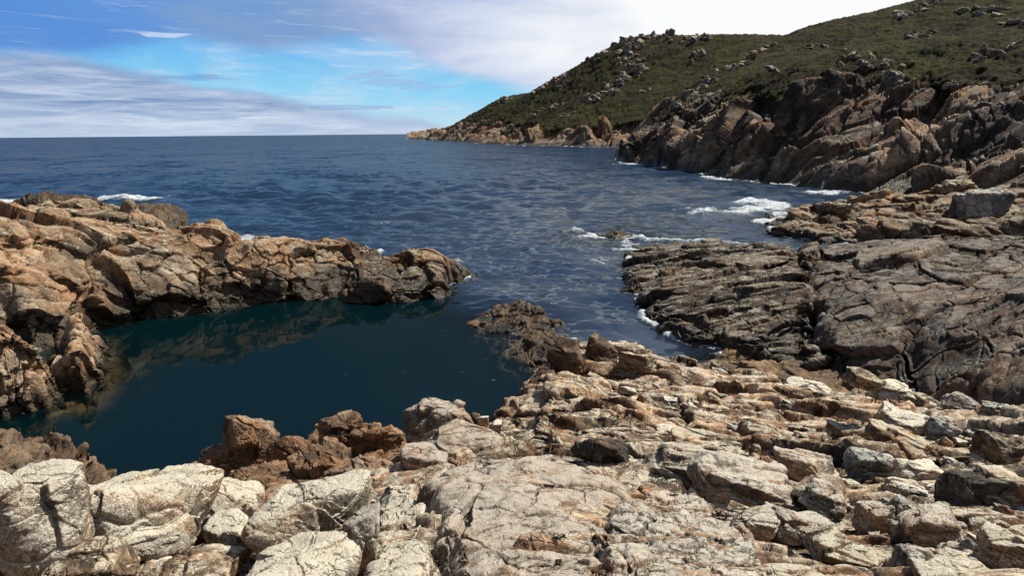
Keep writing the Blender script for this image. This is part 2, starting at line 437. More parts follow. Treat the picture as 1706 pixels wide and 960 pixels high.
def rock_mat(name, cols, scale=1.0, lichen=0.0, lichen_col=(0.62, 0.60, 0.47, 1), tide=None, rust=0.3, speck=0.5, bump=0.5, rough=0.85, vein=0.5, gain=1.0, strata=0.0, dip=(10, 12, -22)):
    m = bpy.data.materials.new(name); m.use_nodes = True; t = NT(m.node_tree)
    g = t.n('ShaderNodeNewGeometry'); P = g.outputs['Position']; N = t.n('ShaderNodeSeparateXYZ', {0: g.outputs['True Normal']}).outputs[2]
    tone = t.n('ShaderNodeAttribute', attribute_name='tone').outputs['Fac']
    big = t.noise(P, 0.55 * scale, 5, 0.6, 0.5); mid = t.noise(P, 3.1 * scale, 6, 0.62, 0.4); fn = t.noise(P, 21 * scale, 5, 0.7)
    x = t.m('ADD', t.m('MULTIPLY', tone, 0.30), t.m('ADD', t.m('MULTIPLY', big, 0.55), t.m('MULTIPLY', mid, 0.45)))
    c = t.ramp(x, [(0.24, cols[0]), (0.44, cols[1]), (0.58, cols[2]), (0.76, cols[3])])
    if rust:
        rn = t.noise(t.n('ShaderNodeMapping', {0: P, 1: (3.3, 9.1, 2.2)}).outputs[0], 1.3 * scale, 6, 0.65, 0.6)
        c = t.mix(t.m('MULTIPLY', t.ss(rn, 0.52, 0.68), rust), c, (0.30, 0.155, 0.07, 1))
    hue = t.ss(t.noise(t.n('ShaderNodeMapping', {0: P, 1: (11, 5, 23)}).outputs[0], 0.42 * scale, 5, 0.62, 0.7), .36, .64)
    c = t.mix(.85, c, t.ramp(hue, [(0.0, L(.80, .88, .96)), (.38, L(1.0, .99, .97)), (.66, L(1.14, .97, .86)), (1.0, L(.92, .74, .58))]), 'MULTIPLY')
    if strata:                              # light and dark beds following the dip of the rock
        q = t.n('ShaderNodeMapping', {0: P, 2: tuple(rad(a) for a in dip), 3: (.5, 2.2, 3.4)}).outputs[0]
        sn = t.noise(q, 1.5 * scale, 6, 0.66, 0.8)
        c = t.mix(strata, c, t.ramp(sn, [(.32, L(.30, .27, .25)), (.44, L(.72, .66, .60)), (.54, L(1.15, 1.08, 1.0)), (.66, L(1.9, 1.8, 1.68))]), 'MULTIPLY')
    # mineral veins and healed cracks, with a shape of their own
    if vein:
        wv = t.n('ShaderNodeVectorMath', {0: P, 1: t.n('ShaderNodeVectorMath', {0: t.n('ShaderNodeTexNoise', {'Vector': P, 'Scale': 2.0 * scale, 'Detail': 3.0}).outputs['Color'], 'Scale': 0.45 / scale}, operation='SCALE').outputs[0]}).outputs[0]
        vo = t.n('ShaderNodeTexVoronoi', {'Vector': wv, 'Scale': 4.2 * scale}, feature='DISTANCE_TO_EDGE').outputs[0]
        crack = t.m('SUBTRACT', 1.0, t.ss(vo, 0.0, 0.05))
        brk = t.ss(t.noise(P, 1.9 * scale, 3), 0.42, 0.60)
        c = t.mix(t.m('MULTIPLY', t.m('MULTIPLY', crack, brk), vein), c, (0.035, 0.030, 0.026, 1))
    sp = t.ss(fn, 0.34, 0.68)
    c = t.mix(speck, c, t.mix(sp, (0.38, 0.36, 0.34, 1), (1.35, 1.32, 1.27, 1)), 'MULTIPLY')
    if lichen:
        ln = t.m('ADD', t.m('MULTIPLY', t.noise(P, 1.7 * scale, 7, 0.68, 0.7), 0.75), t.m('MULTIPLY', fn, 0.25))
        lu = t.m('ADD', ln, t.m('MULTIPLY', t.m('SUBTRACT', N, 0.55), 0.30 if lichen < .6 else .55))
        lm = t.ss(lu, 0.62 - 0.22 * lichen, 0.70 - 0.18 * lichen)
        lc = t.mix(t.noise(P, 5.5 * scale, 5, 0.7), lichen_col, (lichen_col[0] * 0.76, lichen_col[1] * 0.73, lichen_col[2] * 0.64, 1))
        c = t.mix(t.m('MULTIPLY', lm, 0.9), c, t.mix(0.5, lc, t.mix(sp, (0.62, 0.60, 0.57, 1), (1.15, 1.15, 1.15, 1)), 'MULTIPLY'))
    if tide is not None:                    # black band of algae and wet rock above the waterline
        z = t.n('ShaderNodeSeparateXYZ', {0: P}).outputs[2]
        zz = t.m('ADD', z, t.m('MULTIPLY', t.m('SUBTRACT', t.noise(P, 1.6 * scale, 5, 0.65), 0.5), tide * 1.6))
        wet = t.m('SUBTRACT', 1.0, t.ss(zz, tide * 0.35, tide * 1.05))
        c = t.mix(t.m('MULTIPLY', wet, 0.86), c, t.mix(mid, (0.016, 0.014, 0.009, 1), (0.062, 0.043, 0.020, 1)))
        rg = t.m('SUBTRACT', rough, t.m('MULTIPLY', wet, 0.42))
    else:
        rg = rough
    if gain != 1.0: c = t.mix(1.0, c, (gain, gain, gain, 1), 'MULTIPLY')
    h = t.m('ADD', t.m('MULTIPLY', mid, 0.6), t.m('MULTIPLY', fn, 0.32))
    if vein: h = t.m('SUBTRACT', h, t.m('MULTIPLY', t.m('MULTIPLY', crack, brk), 0.7 * vein))
    bp = t.n('ShaderNodeBump', {'Strength': bump, 'Distance': 0.16 / scale, 'Height': h})
    b = t.n('ShaderNodeBsdfPrincipled', {'Base Color': c, 'Roughness': rg, 'Normal': bp.outputs[0]})
    b.inputs['Specular IOR Level'].default_value = 0.35
    t.n('ShaderNodeOutputMaterial', {0: b.outputs[0]})
    return m


BROWN = [L(.095, .068, .045), L(.25, .17, .105), L(.42, .285, .175), L(.58, .44, .30)]
PALE = [L(.11, .088, .064), L(.27, .22, .165), L(.44, .375, .295), L(.62, .55, .45)]
GREY = [L(.055, .045, .036), L(.135, .11, .085), L(.235, .19, .148), L(.46, .39, .32)]
DARK = [L(.024, .022, .019), L(.058, .050, .040), L(.105, .088, .067), L(.20, .17, .13)]
MIXED = [L(.040, .032, .025), L(.130, .098, .068), L(.28, .21, .145), L(.60, .51, .40)]
CLIFF = [L(.018, .015, .012), L(.055, .042, .030), L(.14, .10, .068), L(.38, .29, .20)]

m_ridge = rock_mat('ridge_rock', BROWN, 1.1, lichen=0.12, tide=1.35, rust=0.55, bump=0.7, gain=.80)
m_left = rock_mat('left_rock', BROWN, 1.6, lichen=0.2, tide=0.6, rust=0.35, bump=0.7, gain=.86)
m_brown = rock_mat('brown_pool_rock', BROWN, 2.2, tide=None, rust=0.6, bump=0.7, gain=0.66)
m_dkleft = rock_mat('mussel_dark_rock', BROWN, 2.2, tide=0.35, rust=0.25, bump=0.8, gain=.40)
m_ground = rock_mat('foreground_rock', MIXED, 2.4, lichen=0.16, tide=0.55, rust=0.35, bump=0.7, strata=.9, lichen_col=L(.66, .61, .49))
m_pale = rock_mat('pale_lichen_rock', PALE, 4.0, lichen=0.62, lichen_col=L(.76, .72, .60), rust=0.35, bump=1.0, speck=0.95, vein=.22)
m_slabp = rock_mat('pale_slab_rock', PALE, 4.2, lichen=0.36, lichen_col=L(.63, .57, .49), rust=0.3, bump=0.8, speck=0.85, strata=.45, gain=.88, vein=.2)
m_slabg = rock_mat('grey_slab_rock', [L(.11, .095, .075), L(.25, .215, .17), L(.40, .35, .29), L(.62, .57, .49)], 4.2, lichen=0.35, lichen_col=L(.60, .57, .50), rust=0.25, bump=0.7, speck=0.7, strata=.5)
m_wedge = rock_mat('dark_ledge_rock', DARK, 1.3, lichen=0.18, lichen_col=L(.36, .34, .28), tide=0.5, rust=0.3, bump=0.7, gain=1.0, strata=.85, dip=(5, 5, 0))
m_slab = rock_mat('grey_inclined_rock', GREY, 1.3, lichen=0.16, lichen_col=L(.44, .42, .38), tide=0.45, rust=0.25, bump=0.7, gain=0.52, strata=.85, dip=(10, 20, 40))
m_ledge = rock_mat('far_ledge_rock', BROWN, 0.7, lichen=0.2, tide=0.7, rust=0.4, bump=0.8, gain=0.6, strata=.6)
m_cliff = rock_mat('cliff_rock', CLIFF, 0.32, lichen=0.10, lichen_col=L(.40, .36, .30), tide=1.6, rust=0.5, bump=0.8, strata=.6, dip=(0, 35, 10), gain=1.0)
m_far = rock_mat('far_cliff_rock', BROWN, 0.10, lichen=0.1, tide=2.2, rust=0.5, bump=0.8, gain=0.6)
m_outc = rock_mat('outcrop_rock', GREY, 0.22, lichen=0.35, lichen_col=L(.52, .51, .46), rust=0.1, bump=0.7, gain=1.25)
m_reef = rock_mat('reef_rock', [L(.03, .024, .014), L(.075, .055, .028), L(.13, .092, .045), L(.21, .15, .08)], 1.8, rust=0.5, bump=0.9, rough=0.6, gain=.7)

m_shelf = rock_mat('weed_shelf_rock', [L(.05, .03, .015), L(.13, .08, .035), L(.22, .14, .06), L(.32, .22, .11)], 1.6, rust=0.6, bump=0.9, rough=0.6)


def grass_mat(name, scale):
    m = bpy.data.materials.new(name); m.use_nodes = True; t = NT(m.node_tree)
    P = t.n('ShaderNodeNewGeometry').outputs['Position']
    a = t.noise(P, 0.035 * scale, 6, 0.62, 0.8); b = t.noise(P, 0.35 * scale, 6, 0.68, 0.4); f_ = t.noise(P, 2.6 * scale, 4, 0.7)
    x = t.m('ADD', t.m('MULTIPLY', a, 0.62), t.m('MULTIPLY', b, 0.48))
    c = t.ramp(x, [(0.36, L(.010, .010, .006)), (0.42, L(.022, .019, .008)), (0.50, L(.026, .027, .008)), (0.58, L(.050, .050, .015)), (0.66, L(.044, .030, .016)), (0.78, L(.085, .066, .034))])
    hn = t.noise(t.n('ShaderNodeMapping', {0: P, 1: (40, 3, 8)}).outputs[0], 0.09 * scale, 6, 0.65, 0.6)
    c = t.mix(t.m('MULTIPLY', t.ss(hn, 0.48, 0.58), 0.75), c, L(.030, .020, .012))
    pn = t.noise(t.n('ShaderNodeMapping', {0: P, 1: (7, 60, 3)}).outputs[0], 0.16 * scale, 7, 0.7, 0.9)
    c = t.mix(t.m('MULTIPLY', t.ss(pn, 0.5, 0.6), 0.7), c, L(.010, .012, .006))
    c = t.mix(0.75, c, t.mix(t.ss(f_, 0.3, 0.7), L(.45, .45, .42), L(1.4, 1.4, 1.3)), 'MULTIPLY')
    bp = t.n('ShaderNodeBump', {'Strength': 0.7, 'Distance': 0.9 / scale, 'Height': t.m('ADD', b, t.m('MULTIPLY', f_, 0.5))})
    s = t.n('ShaderNodeBsdfPrincipled', {'Base Color': c, 'Roughness': 1.0, 'Normal': bp.outputs[0]}); s.inputs['Specular IOR Level'].default_value = 0.1
    t.n('ShaderNodeOutputMaterial', {0: s.outputs[0]})
    return m


m_grass = grass_mat('heath_grass', 1.0)
m_grassfar = grass_mat('far_heath_grass', 0.5)

# ------------------------------------------------------------------ land forms of the cove
FORMS = {}

# left ridge between the pool and the sea
top = [(0, 352, 3.4), (60, 342, 3.4), (110, 334, 3.35), (160, 332, 3.3), (205, 336, 3.2), (240, 352, 3.0), (275, 385, 2.7), (345, 372, 2.75), (378, 388, 2.4), (440, 397, 2.2), (505, 397, 1.95), (560, 410, 1.55), (615, 418, 1.25), (640, 432, .9), (672, 412, 1.45), (735, 428, 1.05), (772, 446, .6)]
c = [W(*p) for p in top]
for p in top:
    q = W(*p); r = np.hypot(q[0], q[1]); k = (r + 1.6) / r; c.append(np.array([q[0] * k, q[1] * k, p[2] - 0.7]))
c += [W(*p) for p in [(-120, 350, 3.6), (-120, 460, 2.3), (-120, 560, .9), (30, 400, 2.9), (30, 470, 2.0), (100, 400, 2.7), (100, 455, 1.9), (190, 392, 2.45), (200, 440, 1.75), (150, 510, .7), (300, 420, 1.9), (300, 470, 1.05), (350, 440, 1.5), (390, 440, 1.4), (400, 480, .6), (450, 440, 1.25), (450, 480, .55), (540, 440, 1.0), (520, 480, .45), (590, 450, .85), (600, 490, .4), (660, 455, .75), (680, 490, .4), (720, 470, .5), (755, 470, .3)]]
out = [W(*p) for p in [(785, 462, 0), (748, 492, 0), (700, 504, 0), (600, 508, 0), (570, 494, 0), (480, 502, 0), (430, 512, 0), (340, 524, 0), (230, 536, 0), (150, 552, 0), (60, 580, 0), (-150, 600, 0)]]
out += [B(-150, 36), B(0, 36), B(120, 36), B(240, 33.5), B(300, 31), B(380, 30.5), B(500, 31), B(600, 31), B(640, 30), B(690, 31.5), B(760, 29.5), B(792, 28)]
FORMS['ridge'] = Form(c, out, wall=2.4, ragged=0.5, rsize=1.6, seed=3, inset=-.3)

# flat rock just under the water at the left of the pool
c = [W(*p) for p in [(110, 590, -.10), (190, 590, -.22), (100, 680, -.16), (200, 660, -.30), (150, 630, -.18)]]
out = [W(*p) for p in [(90, 575, 0), (195, 572, -.2), (208, 610, -.25), (204, 668, -.25), (160, 690, -.2), (90, 700, -.1)]]
FORMS['sunk'] = Form(c, out, wall=2.5, ragged=0.25, rsize=0.8, seed=4)

# rock at the left side of the pool
c = [W(*p) for p in [(-120, 500, 2.6), (-120, 620, 1.6), (0, 505, 2.35), (60, 522, 2.0), (95, 552, 1.6), (120, 585, 1.1), (0, 570, 1.8), (60, 580, 1.55), (0, 640, 1.0), (60, 640, .85), (100, 630, .7), (60, 678, .25), (0, 690, .25)]]
c += [B(0, 17.2, 1.7), B(80, 17, 1.1), B(140, 16.6, .6), B(-120, 18, 2)]
out = [W(*p) for p in [(138, 592, -.05), (122, 640, 0), (98, 668, 0), (50, 692, 0), (0, 704, 0), (-160, 730, 0)]] + [B(-160, 20), B(0, 19), B(80, 18.4), B(125, 17.4)]
FORMS['left_rock'] = Form(c, out, wall=2.6, ragged=0.25, rsize=0.9, seed=5, inset=-.62)

# low dark rocks in the near left corner of the pool
c = [W(*p) for p in [(-100, 700, 1.5), (0, 722, 1.25), (40, 724, 1.1), (90, 738, .95), (120, 755, .8), (160, 790, .6), (0, 780, 1.6), (80, 780, 1.3), (0, 830, 2.2), (150, 830, 1.4)]]
out = [W(*p) for p in [(-160, 690, 1.3), (0, 712, 1.2), (50, 720, 1.0), (100, 738, .85), (140, 770, .6), (180, 800, .4), (260, 830, .3)]] + [B(300, 5.5), B(-160, 5.5)]
FORMS['low_rock'] = Form(c, out, wall=2.6, ragged=0.22, rsize=0.6, seed=6)

# brown rocks along the near edge of the pool
c = [W(*p) for p in [(290, 805, .9), (345, 775, 1.25), (420, 722, 1.5), (460, 745, 1.35), (520, 728, 1.5), (572, 704, 1.65), (610, 730, 1.5), (650, 735, 1.55), (350, 820, 1.3), (430, 790, 1.55), (500, 790, 1.7), (580, 780, 1.8), (640, 790, 1.9), (420, 840, 1.9), (560, 840, 2.2), (680, 800, 2.2)]]
out = [W(*p) for p in [(286, 806, .8), (320, 785, 1.0), (365, 755, 1.25), (405, 718, 1.45), (430, 716, 1.45), (455, 740, 1.3), (490, 735, 1.4), (520, 722, 1.45), (560, 698, 1.6), (590, 700, 1.6), (615, 725, 1.4), (655, 725, 1.5), (690, 745, 1.6)]] + [B(720, 5.2), B(280, 5.2)]
FORMS['brown'] = Form(c, out, wall=1.7, ragged=0.20, rsize=0.5, seed=7)

# the foreground bedrock
gp = [(-400, 1000, 4.3), (-400, 850, 3.6), (0, 1080, 4.25), (400, 1080, 4.25), (853, 1080, 4.3), (1300, 1080, 4.35), (1706, 1080, 4.5), (2100, 1000, 4.5), (2100, 760, 3.2),
      (0, 960, 3.85), (200, 960, 3.8), (400, 960, 3.8), (600, 960, 3.85), (0, 830, 3.3), (150, 845, 3.2), (300, 870, 3.15), (450, 860, 3.1), (600, 850, 3.05), (690, 825, 2.95),
      (850, 770, 3.0), (800, 740, 2.5), (830, 700, 2.1), (950, 720, 2.45), (1000, 660, 1.75), (940, 640, 1.45), (930, 610, .95), (1000, 585, .85), (1100, 600, .65), (1200, 625, .5), (1100, 645, 1.35), (1200, 665, 1.45), (1100, 720, 2.35),
      (1300, 650, .55), (1300, 700, 1.85), (1300, 765, 2.75), (1420, 665, 1.0), (1500, 665, 1.4), (1500, 720, 2.3), (1650, 740, 2.65), (1600, 680, 1.8), (1500, 800, 3.1), (1706, 810, 3.35), (1706, 700, 2.25), (1200, 820, 3.3), (1000, 850, 3.5), (1300, 880, 3.6), (1600, 880, 3.7), (1706, 960, 4.05), (1300, 960, 4.0), (853, 960, 3.9), (1000, 960, 4.0), (800, 850, 3.45)]
c = [W(*p) for p in gp]
out = [W(*p) for p in [(-420, 800, 3.3), (0, 800, 3.2), (100, 805, 3.1), (200, 820, 3.0), (300, 845, 2.9), (430, 845, 2.9), (560, 825, 2.9), (640, 815, 2.8), (670, 775, 2.6), (740, 730, 2.3), (805, 700, 2.0), (850, 680, 1.8), (880, 645, 1.3), (915, 605, .85), (960, 580, .7), (1010, 572, .7), (1100, 590, .45), (1200, 612, .3), (1300, 640, .4), (1400, 652, .7), (1500, 655, 1.3), (1600, 668, 1.7), (1706, 688, 2.2), (2150, 720, 2.6)]]
out += [np.array([9, 0.3, 0]), np.array([4, -3, 0]), np.array([-4, -3, 0]), np.array([-8, 0.3, 0])]
FORMS['ground'] = Form(c, out, wall=2.6, ragged=0.35, rsize=0.8, seed=9)
FORMS['ground'].azr = (-1.05, 1.05); FORMS['ground'].rr = (1.1, 19.5)

# the dark ledge and the inclined grey slab across the inlet
c = [W(*p) for p in [(1055, 418, .25), (1060, 450, .3), (1090, 500, .35), (1110, 540, .3), (1180, 570, .3), (1150, 415, .45), (1150, 460, .65), (1160, 520, .6), (1250, 412, .8), (1240, 460, .95), (1250, 520, .8), (1260, 570, .45), (1320, 420, 1.1), (1325, 460, 1.15), (1335, 520, .95), (1345, 580, .5)]]
out = [W(*p) for p in [(1052, 412, .1), (1046, 440, 0), (1050, 475, 0), (1075, 510, 0), (1095, 548, 0), (1160, 578, 0), (1260, 592, .1), (1368, 602, .3), (1352, 560, .5), (1340, 500, .85), (1328, 440, 1.05), (1312, 408, 1.0), (1200, 406, .4)]]
FORMS['wedge'] = Form(c, out, wall=2.0, ragged=0.45, rsize=1.2, seed=11)
c = [W(*p) for p in [(1345, 425, 1.1), (1400, 408, 1.2), (1400, 450, 1.35), (1400, 510, 1.15), (1400, 585, .7), (1450, 430, 1.5), (1500, 402, 1.45), (1500, 450, 1.75), (1500, 520, 1.6), (1500, 600, 1.1), (1480, 640, .7), (1600, 396, 1.75), (1600, 450, 2.1), (1600, 520, 2.15), (1600, 620, 1.75), (1600, 655, 1.45), (1706, 390, 2.0), (1706, 430, 2.4), (1706, 500, 2.5), (1706, 600, 2.3), (1706, 660, 2.05), (1850, 400, 2.4), (1850, 520, 3.0), (1850, 680, 2.4)]]
out = [W(*p) for p in [(1340, 412, 1.0), (1350, 440, 1.05), (1362, 500, .85), (1374, 560, .5), (1392, 612, .3), (1480, 655, .6), (1600, 680, 1.2), (1706, 700, 1.7), (1900, 720, 1.9), (1900, 395, 2.4), (1706, 384, 1.95), (1600, 390, 1.7), (1500, 396, 1.4), (1400, 402, 1.15)]]
FORMS['slab'] = Form(c, out, wall=2.2, ragged=0.3, rsize=1.2, seed=12)

# brown weed-covered shelf at the head of the inlet
c = [W(*p) for p in [(1190, 600, .02), (1250, 598, .18), (1300, 605, .25), (1360, 612, .25), (1300, 640, .25), (1400, 640, .35), (1230, 615, .1), (1480, 655, .4)]]
out = [W(*p) for p in [(1170, 592, 0), (1250, 584, .1), (1380, 590, .2), (1500, 640, .3), (1500, 680, .3), (1300, 670, .2), (1200, 625, 0)]]
FORMS['shelf'] = Form(c, out, wall=1.2, ragged=0.3, rsize=0.9, seed=13)

# ledge beyond the slab
c = [W(*p) for p in [(1268, 374, .15), (1310, 385, .35), (1330, 368, .5), (1390, 352, 1.1), (1400, 390, .55), (1470, 350, 1.15), (1480, 385, .85), (1550, 330, 1.35), (1560, 380, 1.0), (1600, 318, 1.7), (1650, 345, 1.6), (1706, 320, 2.1), (1706, 380, 1.4), (1850, 310, 2.6), (1850, 390, 1.6), (1450, 338, .7)]]
out = [W(*p) for p in [(1258, 376, 0), (1310, 398, 0), (1400, 406, .1), (1550, 402, .3), (1706, 396, .6), (1900, 396, .8)]] + [B(1900, 62), B(1706, 60), B(1600, 60), B(1500, 60), B(1440, 58), W(1400, 343, .1), W(1340, 352, 0), W(1290, 358, 0)]
FORMS['ledge'] = Form(c, out, wall=1.5, ragged=0.9, rsize=2.5, seed=14)

# reef that all but closes the pool
c = [W(*p) for p in [(795, 536, .02), (830, 528, .10), (860, 524, .22), (885, 545, .20), (870, 575, .14), (900, 590, .18), (880, 602, .06), (925, 585, .30)]]
out = [W(*p) for p in [(782, 536, 0), (805, 522, 0), (850, 514, 0), (890, 522, 0), (910, 555, .1), (940, 575, .2), (935, 615, .2), (890, 616, 0), (850, 596, 0), (836, 568, 0), (800, 550, 0)]]
FORMS['reef'] = Form(c, out, wall=1.1, ragged=0.4, rsize=0.8, seed=15)
# small rocks out in the water
FORMS['islet'] = Form([W(1000, 386, .3), W(1020, 382, .45), W(1035, 386, .35), W(1010, 390, .1)], [W(*p, 0) for p in [(985, 386), (1000, 380), (1030, 377), (1044, 385), (1030, 394), (1000, 392)]], wall=0.5, ragged=0.8, rsize=1.5, seed=16)
c = [D(80, 329, 46), D(105, 324, 46), D(135, 329, 46), D(110, 333, 43)]
FORMS['skerry'] = Form(c, [B(55, 45), B(70, 49), B(140, 49), B(165, 45), B(120, 41.5)], wall=0.7, ragged=0.7, rsize=1.6, seed=17)
FORMS['wash'] = Form([D(215, 343, 41), D(245, 341, 41.6), D(280, 344, 40.6), D(250, 344, 40.2)], [B(200, 39), B(200, 42), B(290, 42), B(290, 39.5)], wall=0.5, ragged=0.7, rsize=1.5, seed=18)

# near headland: cliff below, heath above
c = [W(*p, 0) for p in [(1032, 268), (1100, 276), (1180, 287), (1290, 306), (1360, 316), (1450, 324)]] + [B(1550, 62), B(1706, 60), B(1900, 55)]
c += [D(*p) for p in [(1060, 245, 136), (1075, 215, 146), (1130, 165, 156), (1180, 125, 172), (1240, 90, 192), (1300, 62, 210), (1400, 42, 224), (1500, 12, 236), (1600, -10, 240), (1706, -28, 240), (1900, -50, 240),
                      (1120, 225, 126), (1170, 170, 132), (1250, 172, 106), (1310, 165, 99), (1400, 150, 93), (1500, 152, 90), (1600, 150, 87), (1706, 142, 84), (1900, 130, 82),
                      (1140, 255, 112), (1200, 240, 101), (1300, 250, 87), (1400, 255, 79), (1550, 255, 75), (1700, 240, 73), (1900, 230, 70),
                      (1250, 120, 150), (1330, 108, 150), (1450, 92, 152), (1600, 80, 144), (1706, 70, 138), (1900, 50, 135), (1240, 105, 170), (1330, 82, 185), (1450, 58, 192), (1600, 30, 198), (1706, 14, 198), (1900, -10, 198)]]
for p in [(1075, 215, 146), (1130, 165, 156), (1180, 125, 172), (1240, 90, 192), (1300, 62, 210), (1400, 42, 224), (1500, 12, 236), (1600, -10, 240), (1706, -28, 240), (1900, -50, 240)]:
    q = D(*p); c.append(B(p[0], p[2] * 1.25, q[2] * (0.75 if p[0] > 1200 else 0.4)))
FORMS['near_hill'] = Form(c); FORMS['near_hill'].rr = (52, 300); FORMS['near_hill'].azr = (math.atan((1022 - CX) / 1140), math.atan((1960 - CX) / 1100))
# far headland
wl = [(690, 1050), (705, 1000), (730, 760), (760, 560), (800, 450), (850, 378), (950, 308), (1040, 273), (1150, 250), (1400, 230)]
c = [B(a, d, 0) for a, d in wl] + [B(a, d * 0.8, -4) for a, d in wl]
sil = [(720, 216, 980), (745, 211, 900), (770, 201, 760), (800, 181, 640), (825, 165, 590), (840, 159, 565), (858, 166, 555), (880, 161, 545), (900, 148, 530), (930, 126, 505), (960, 113, 485), (985, 95, 470), (1010, 82, 460), (1035, 66, 450), (1075, 58, 445), (1120, 59, 440), (1150, 62, 435), (1165, 58, 432), (1200, 58, 430), (1250, 56, 430), (1300, 60, 430), (1450, 60, 430)]
c += [D(*p) for p in sil]
for p in sil[2:]:
    q = D(*p); c.append(B(p[0], p[2] * 1.3, q[2] * 0.4))
c += [D(*p) for p in [(740, 216, 770), (775, 212, 575), (850, 209, 400), (950, 214, 330), (1040, 208, 292), (880, 190, 430), (1000, 170, 352), (1050, 140, 372), (1100, 185, 310), (1000, 125, 410), (950, 160, 410), (1150, 120, 375), (1200, 170, 300), (1400, 150, 290)]]
FORMS['far_hill'] = Form(c); FORMS['far_hill'].rr = (225, 1150); FORMS['far_hill'].azr = (math.atan((680 - CX) / 1140), math.atan((1330 - CX) / 1140))


def headland(form, cols, rows, levels, glev, seed, mask, rockmat, grassmat, dip, stretch, floor):
    G = polar_grid(form, cols, rows, azr=form.azr, rr=form.rr, floor=floor, fine_n=420); N = grid_normals(G)
    P = G.reshape(-1, 3); P32 = P.astype(np.float32); shore = np.clip((P[:, 2] + .6) / (levels[0][1] * 1.2), 0.04, 1)
    px, py = to_px(P); rocky = mask(P, px, py)                     # 1 on bare rock, 0 on heath
    d, tone = rock_detail(P32, levels, seed, dip, stretch, 0.22)
    g = fbm(P32 / glev[0], 4, seed + 300, ridged=True) * glev[1] + fbm(P32 / (glev[0] * 0.22), 3, seed + 310) * glev[1] * 0.45
    V = P + N.reshape(-1, 3) * (d * shore * np.clip(rocky * 1.3, 0, 1) + g * (1 - np.clip(rocky, 0, 1)))[:, None]
    Fc = grid_faces(cols, rows); Fc = Fc[(P[Fc][:, :, 2] > floor).any(1)]
    isr = rocky[Fc].mean(1) > 0.5
    a = mesh_obj('cliff', *(lambda v, f, t: (v, f, rockmat, t))(*compact(V, Fc[isr], tone)))
    b = mesh_obj('hill', *(lambda v, f, t: (v, f, grassmat, t))(*compact(V, Fc[~isr], tone)))
    return a, b


def near_mask(P, px, py):
    e = np.interp(px, [1020, 1075, 1110, 1150, 1200, 1260, 1300, 1340, 1400, 1480, 1560, 1640, 1706, 1900], [205, 208, 195, 170, 156, 168, 160, 150, 146, 152, 160, 158, 150, 140])
    n = fbm((P / np.array([14, 14, 7])).astype(np.float32), 4, 77) * 40
    return np.clip(0.5 + (py - e + n) / 16, 0, 1)


def far_mask(P, px, py):
    e = np.interp(px, [690, 740, 770, 850, 930, 1000, 1040, 1300], [190, 207, 207, 207, 214, 217, 209, 205])
    n = fbm((P / np.array([40, 40, 14])).astype(np.float32), 4, 78) * 16
    return np.clip(0.5 + (py - e + n) / 6, 0, 1)


nc, nh = headland(FORMS['near_hill'], 900, 520, [(8.0, 2.2, 1.4, 1.7, .12), (2.8, .70, 1.3, .7, .13), (1.0, .20, 1.2, .22, .17)], (4.0, .5), 21, near_mask, m_cliff, m_grass, (0, 38, 10), (1.0, 1.0, 2.2), -1.5)
tag(nc, 'dark brown broken sea cliff with tilted slabs below the near green hill', 'cliff')
tag(nh, kind='structure')
fc_, fh = headland(FORMS['far_hill'], 620, 360, [(20., 4.5, 1.4, 4., .18), (7., 1.7, 1.3, 1.6, .18), (2.6, .6, 1.2, .5, .2)], (9., 1.0), 22, far_mask, m_far, m_grassfar, (0, 40, 0), (1, 1, 1.8), -2.0)
tag(fc_, 'low tan rocky shore cliff running out to a point below the far hill', 'cliff')
tag(fh, kind='structure')

# near and middle rock masses
o = land('rock_ridge', FORMS['ridge'], 560, 560, m_ridge, [(2.3, .38, 1.1, .38, .05), (.80, .11, 1.2, .16, .05), (.27, .028, 1.1, .045, .08)], 31, (10, 25, 20), (1.2, .9, 1.1))
tag(o, 'long brown cracked rock ridge between the dark pool and the open sea', 'rock ridge')
o = land('rock_outcrop', FORMS['left_rock'], 230, 430, m_left, [(1.1, .25, 1.1, .26, .06), (.40, .07, 1.2, .09, .06), (.14, .015, 1.1, .024, .09)], 32, (10, 10, 30), (.8, .8, 1.6))
tag(o, 'steep brown rock with upright ribs at the left side of the pool', 'rock')
o = land('rock_shelf', FORMS['sunk'], 140, 160, m_shelf, [(.9, .08, 1.0, .08, .05), (.3, .02, 1.1, .025, .08)], 44)
tag(o, 'flat brown rock under the water beside the left rock of the pool', 'rock shelf')
o = land('rock_outcrop', FORMS['low_rock'], 220, 330, m_dkleft, [(.6, .20, 1.2, .17, .14), (.22, .065, 1.2, .06, .16), (.08, .014, 1.1, .016, .2)], 33, (0, 20, 40), (1, 1, .8))
tag(o, 'low dark mussel covered rock in the near left corner of the pool', 'rock')
o = land('rock_outcrop', FORMS['brown'], 330, 420, m_brown, [(.8, .12, 1.0, .10, .08), (.28, .03, 1.1, .03, .10), (.095, .008, 1.1, .008, .14)], 34, (15, -20, 10), (.8, .8, 1.1))
tag(o, 'low brown bedrock under the knobbly rocks on the near edge of the dark pool', 'rock')
o = land('ground', FORMS['ground'], 1080, 1250, m_ground, [(1.25, .19, 1.2, .20, .07), (.42, .07, 1.3, .09, .07), (.14, .019, 1.2, .026, .10)], 35, (12, 16, -24), (2.3, .85, .9), rr=(.6, 19.5), azr=(-1.25, 1.25), amp=lambda P: np.clip(np.hypot(P[:, 0], P[:, 1]) / 9, .5, 1.05))
tag(o, kind='structure')
o = land('rock_ledge', FORMS['wedge'], 280, 420, m_wedge, [(1.6, .28, 1.1, .26, .06), (.55, .09, 1.2, .11, .06), (.19, .022, 1.1, .03, .09)], 36, (8, 8, 4), (2.6, .8, .8))
tag(o, 'dark layered rock ledge jutting into the inlet left of the deep cleft', 'rock ledge')
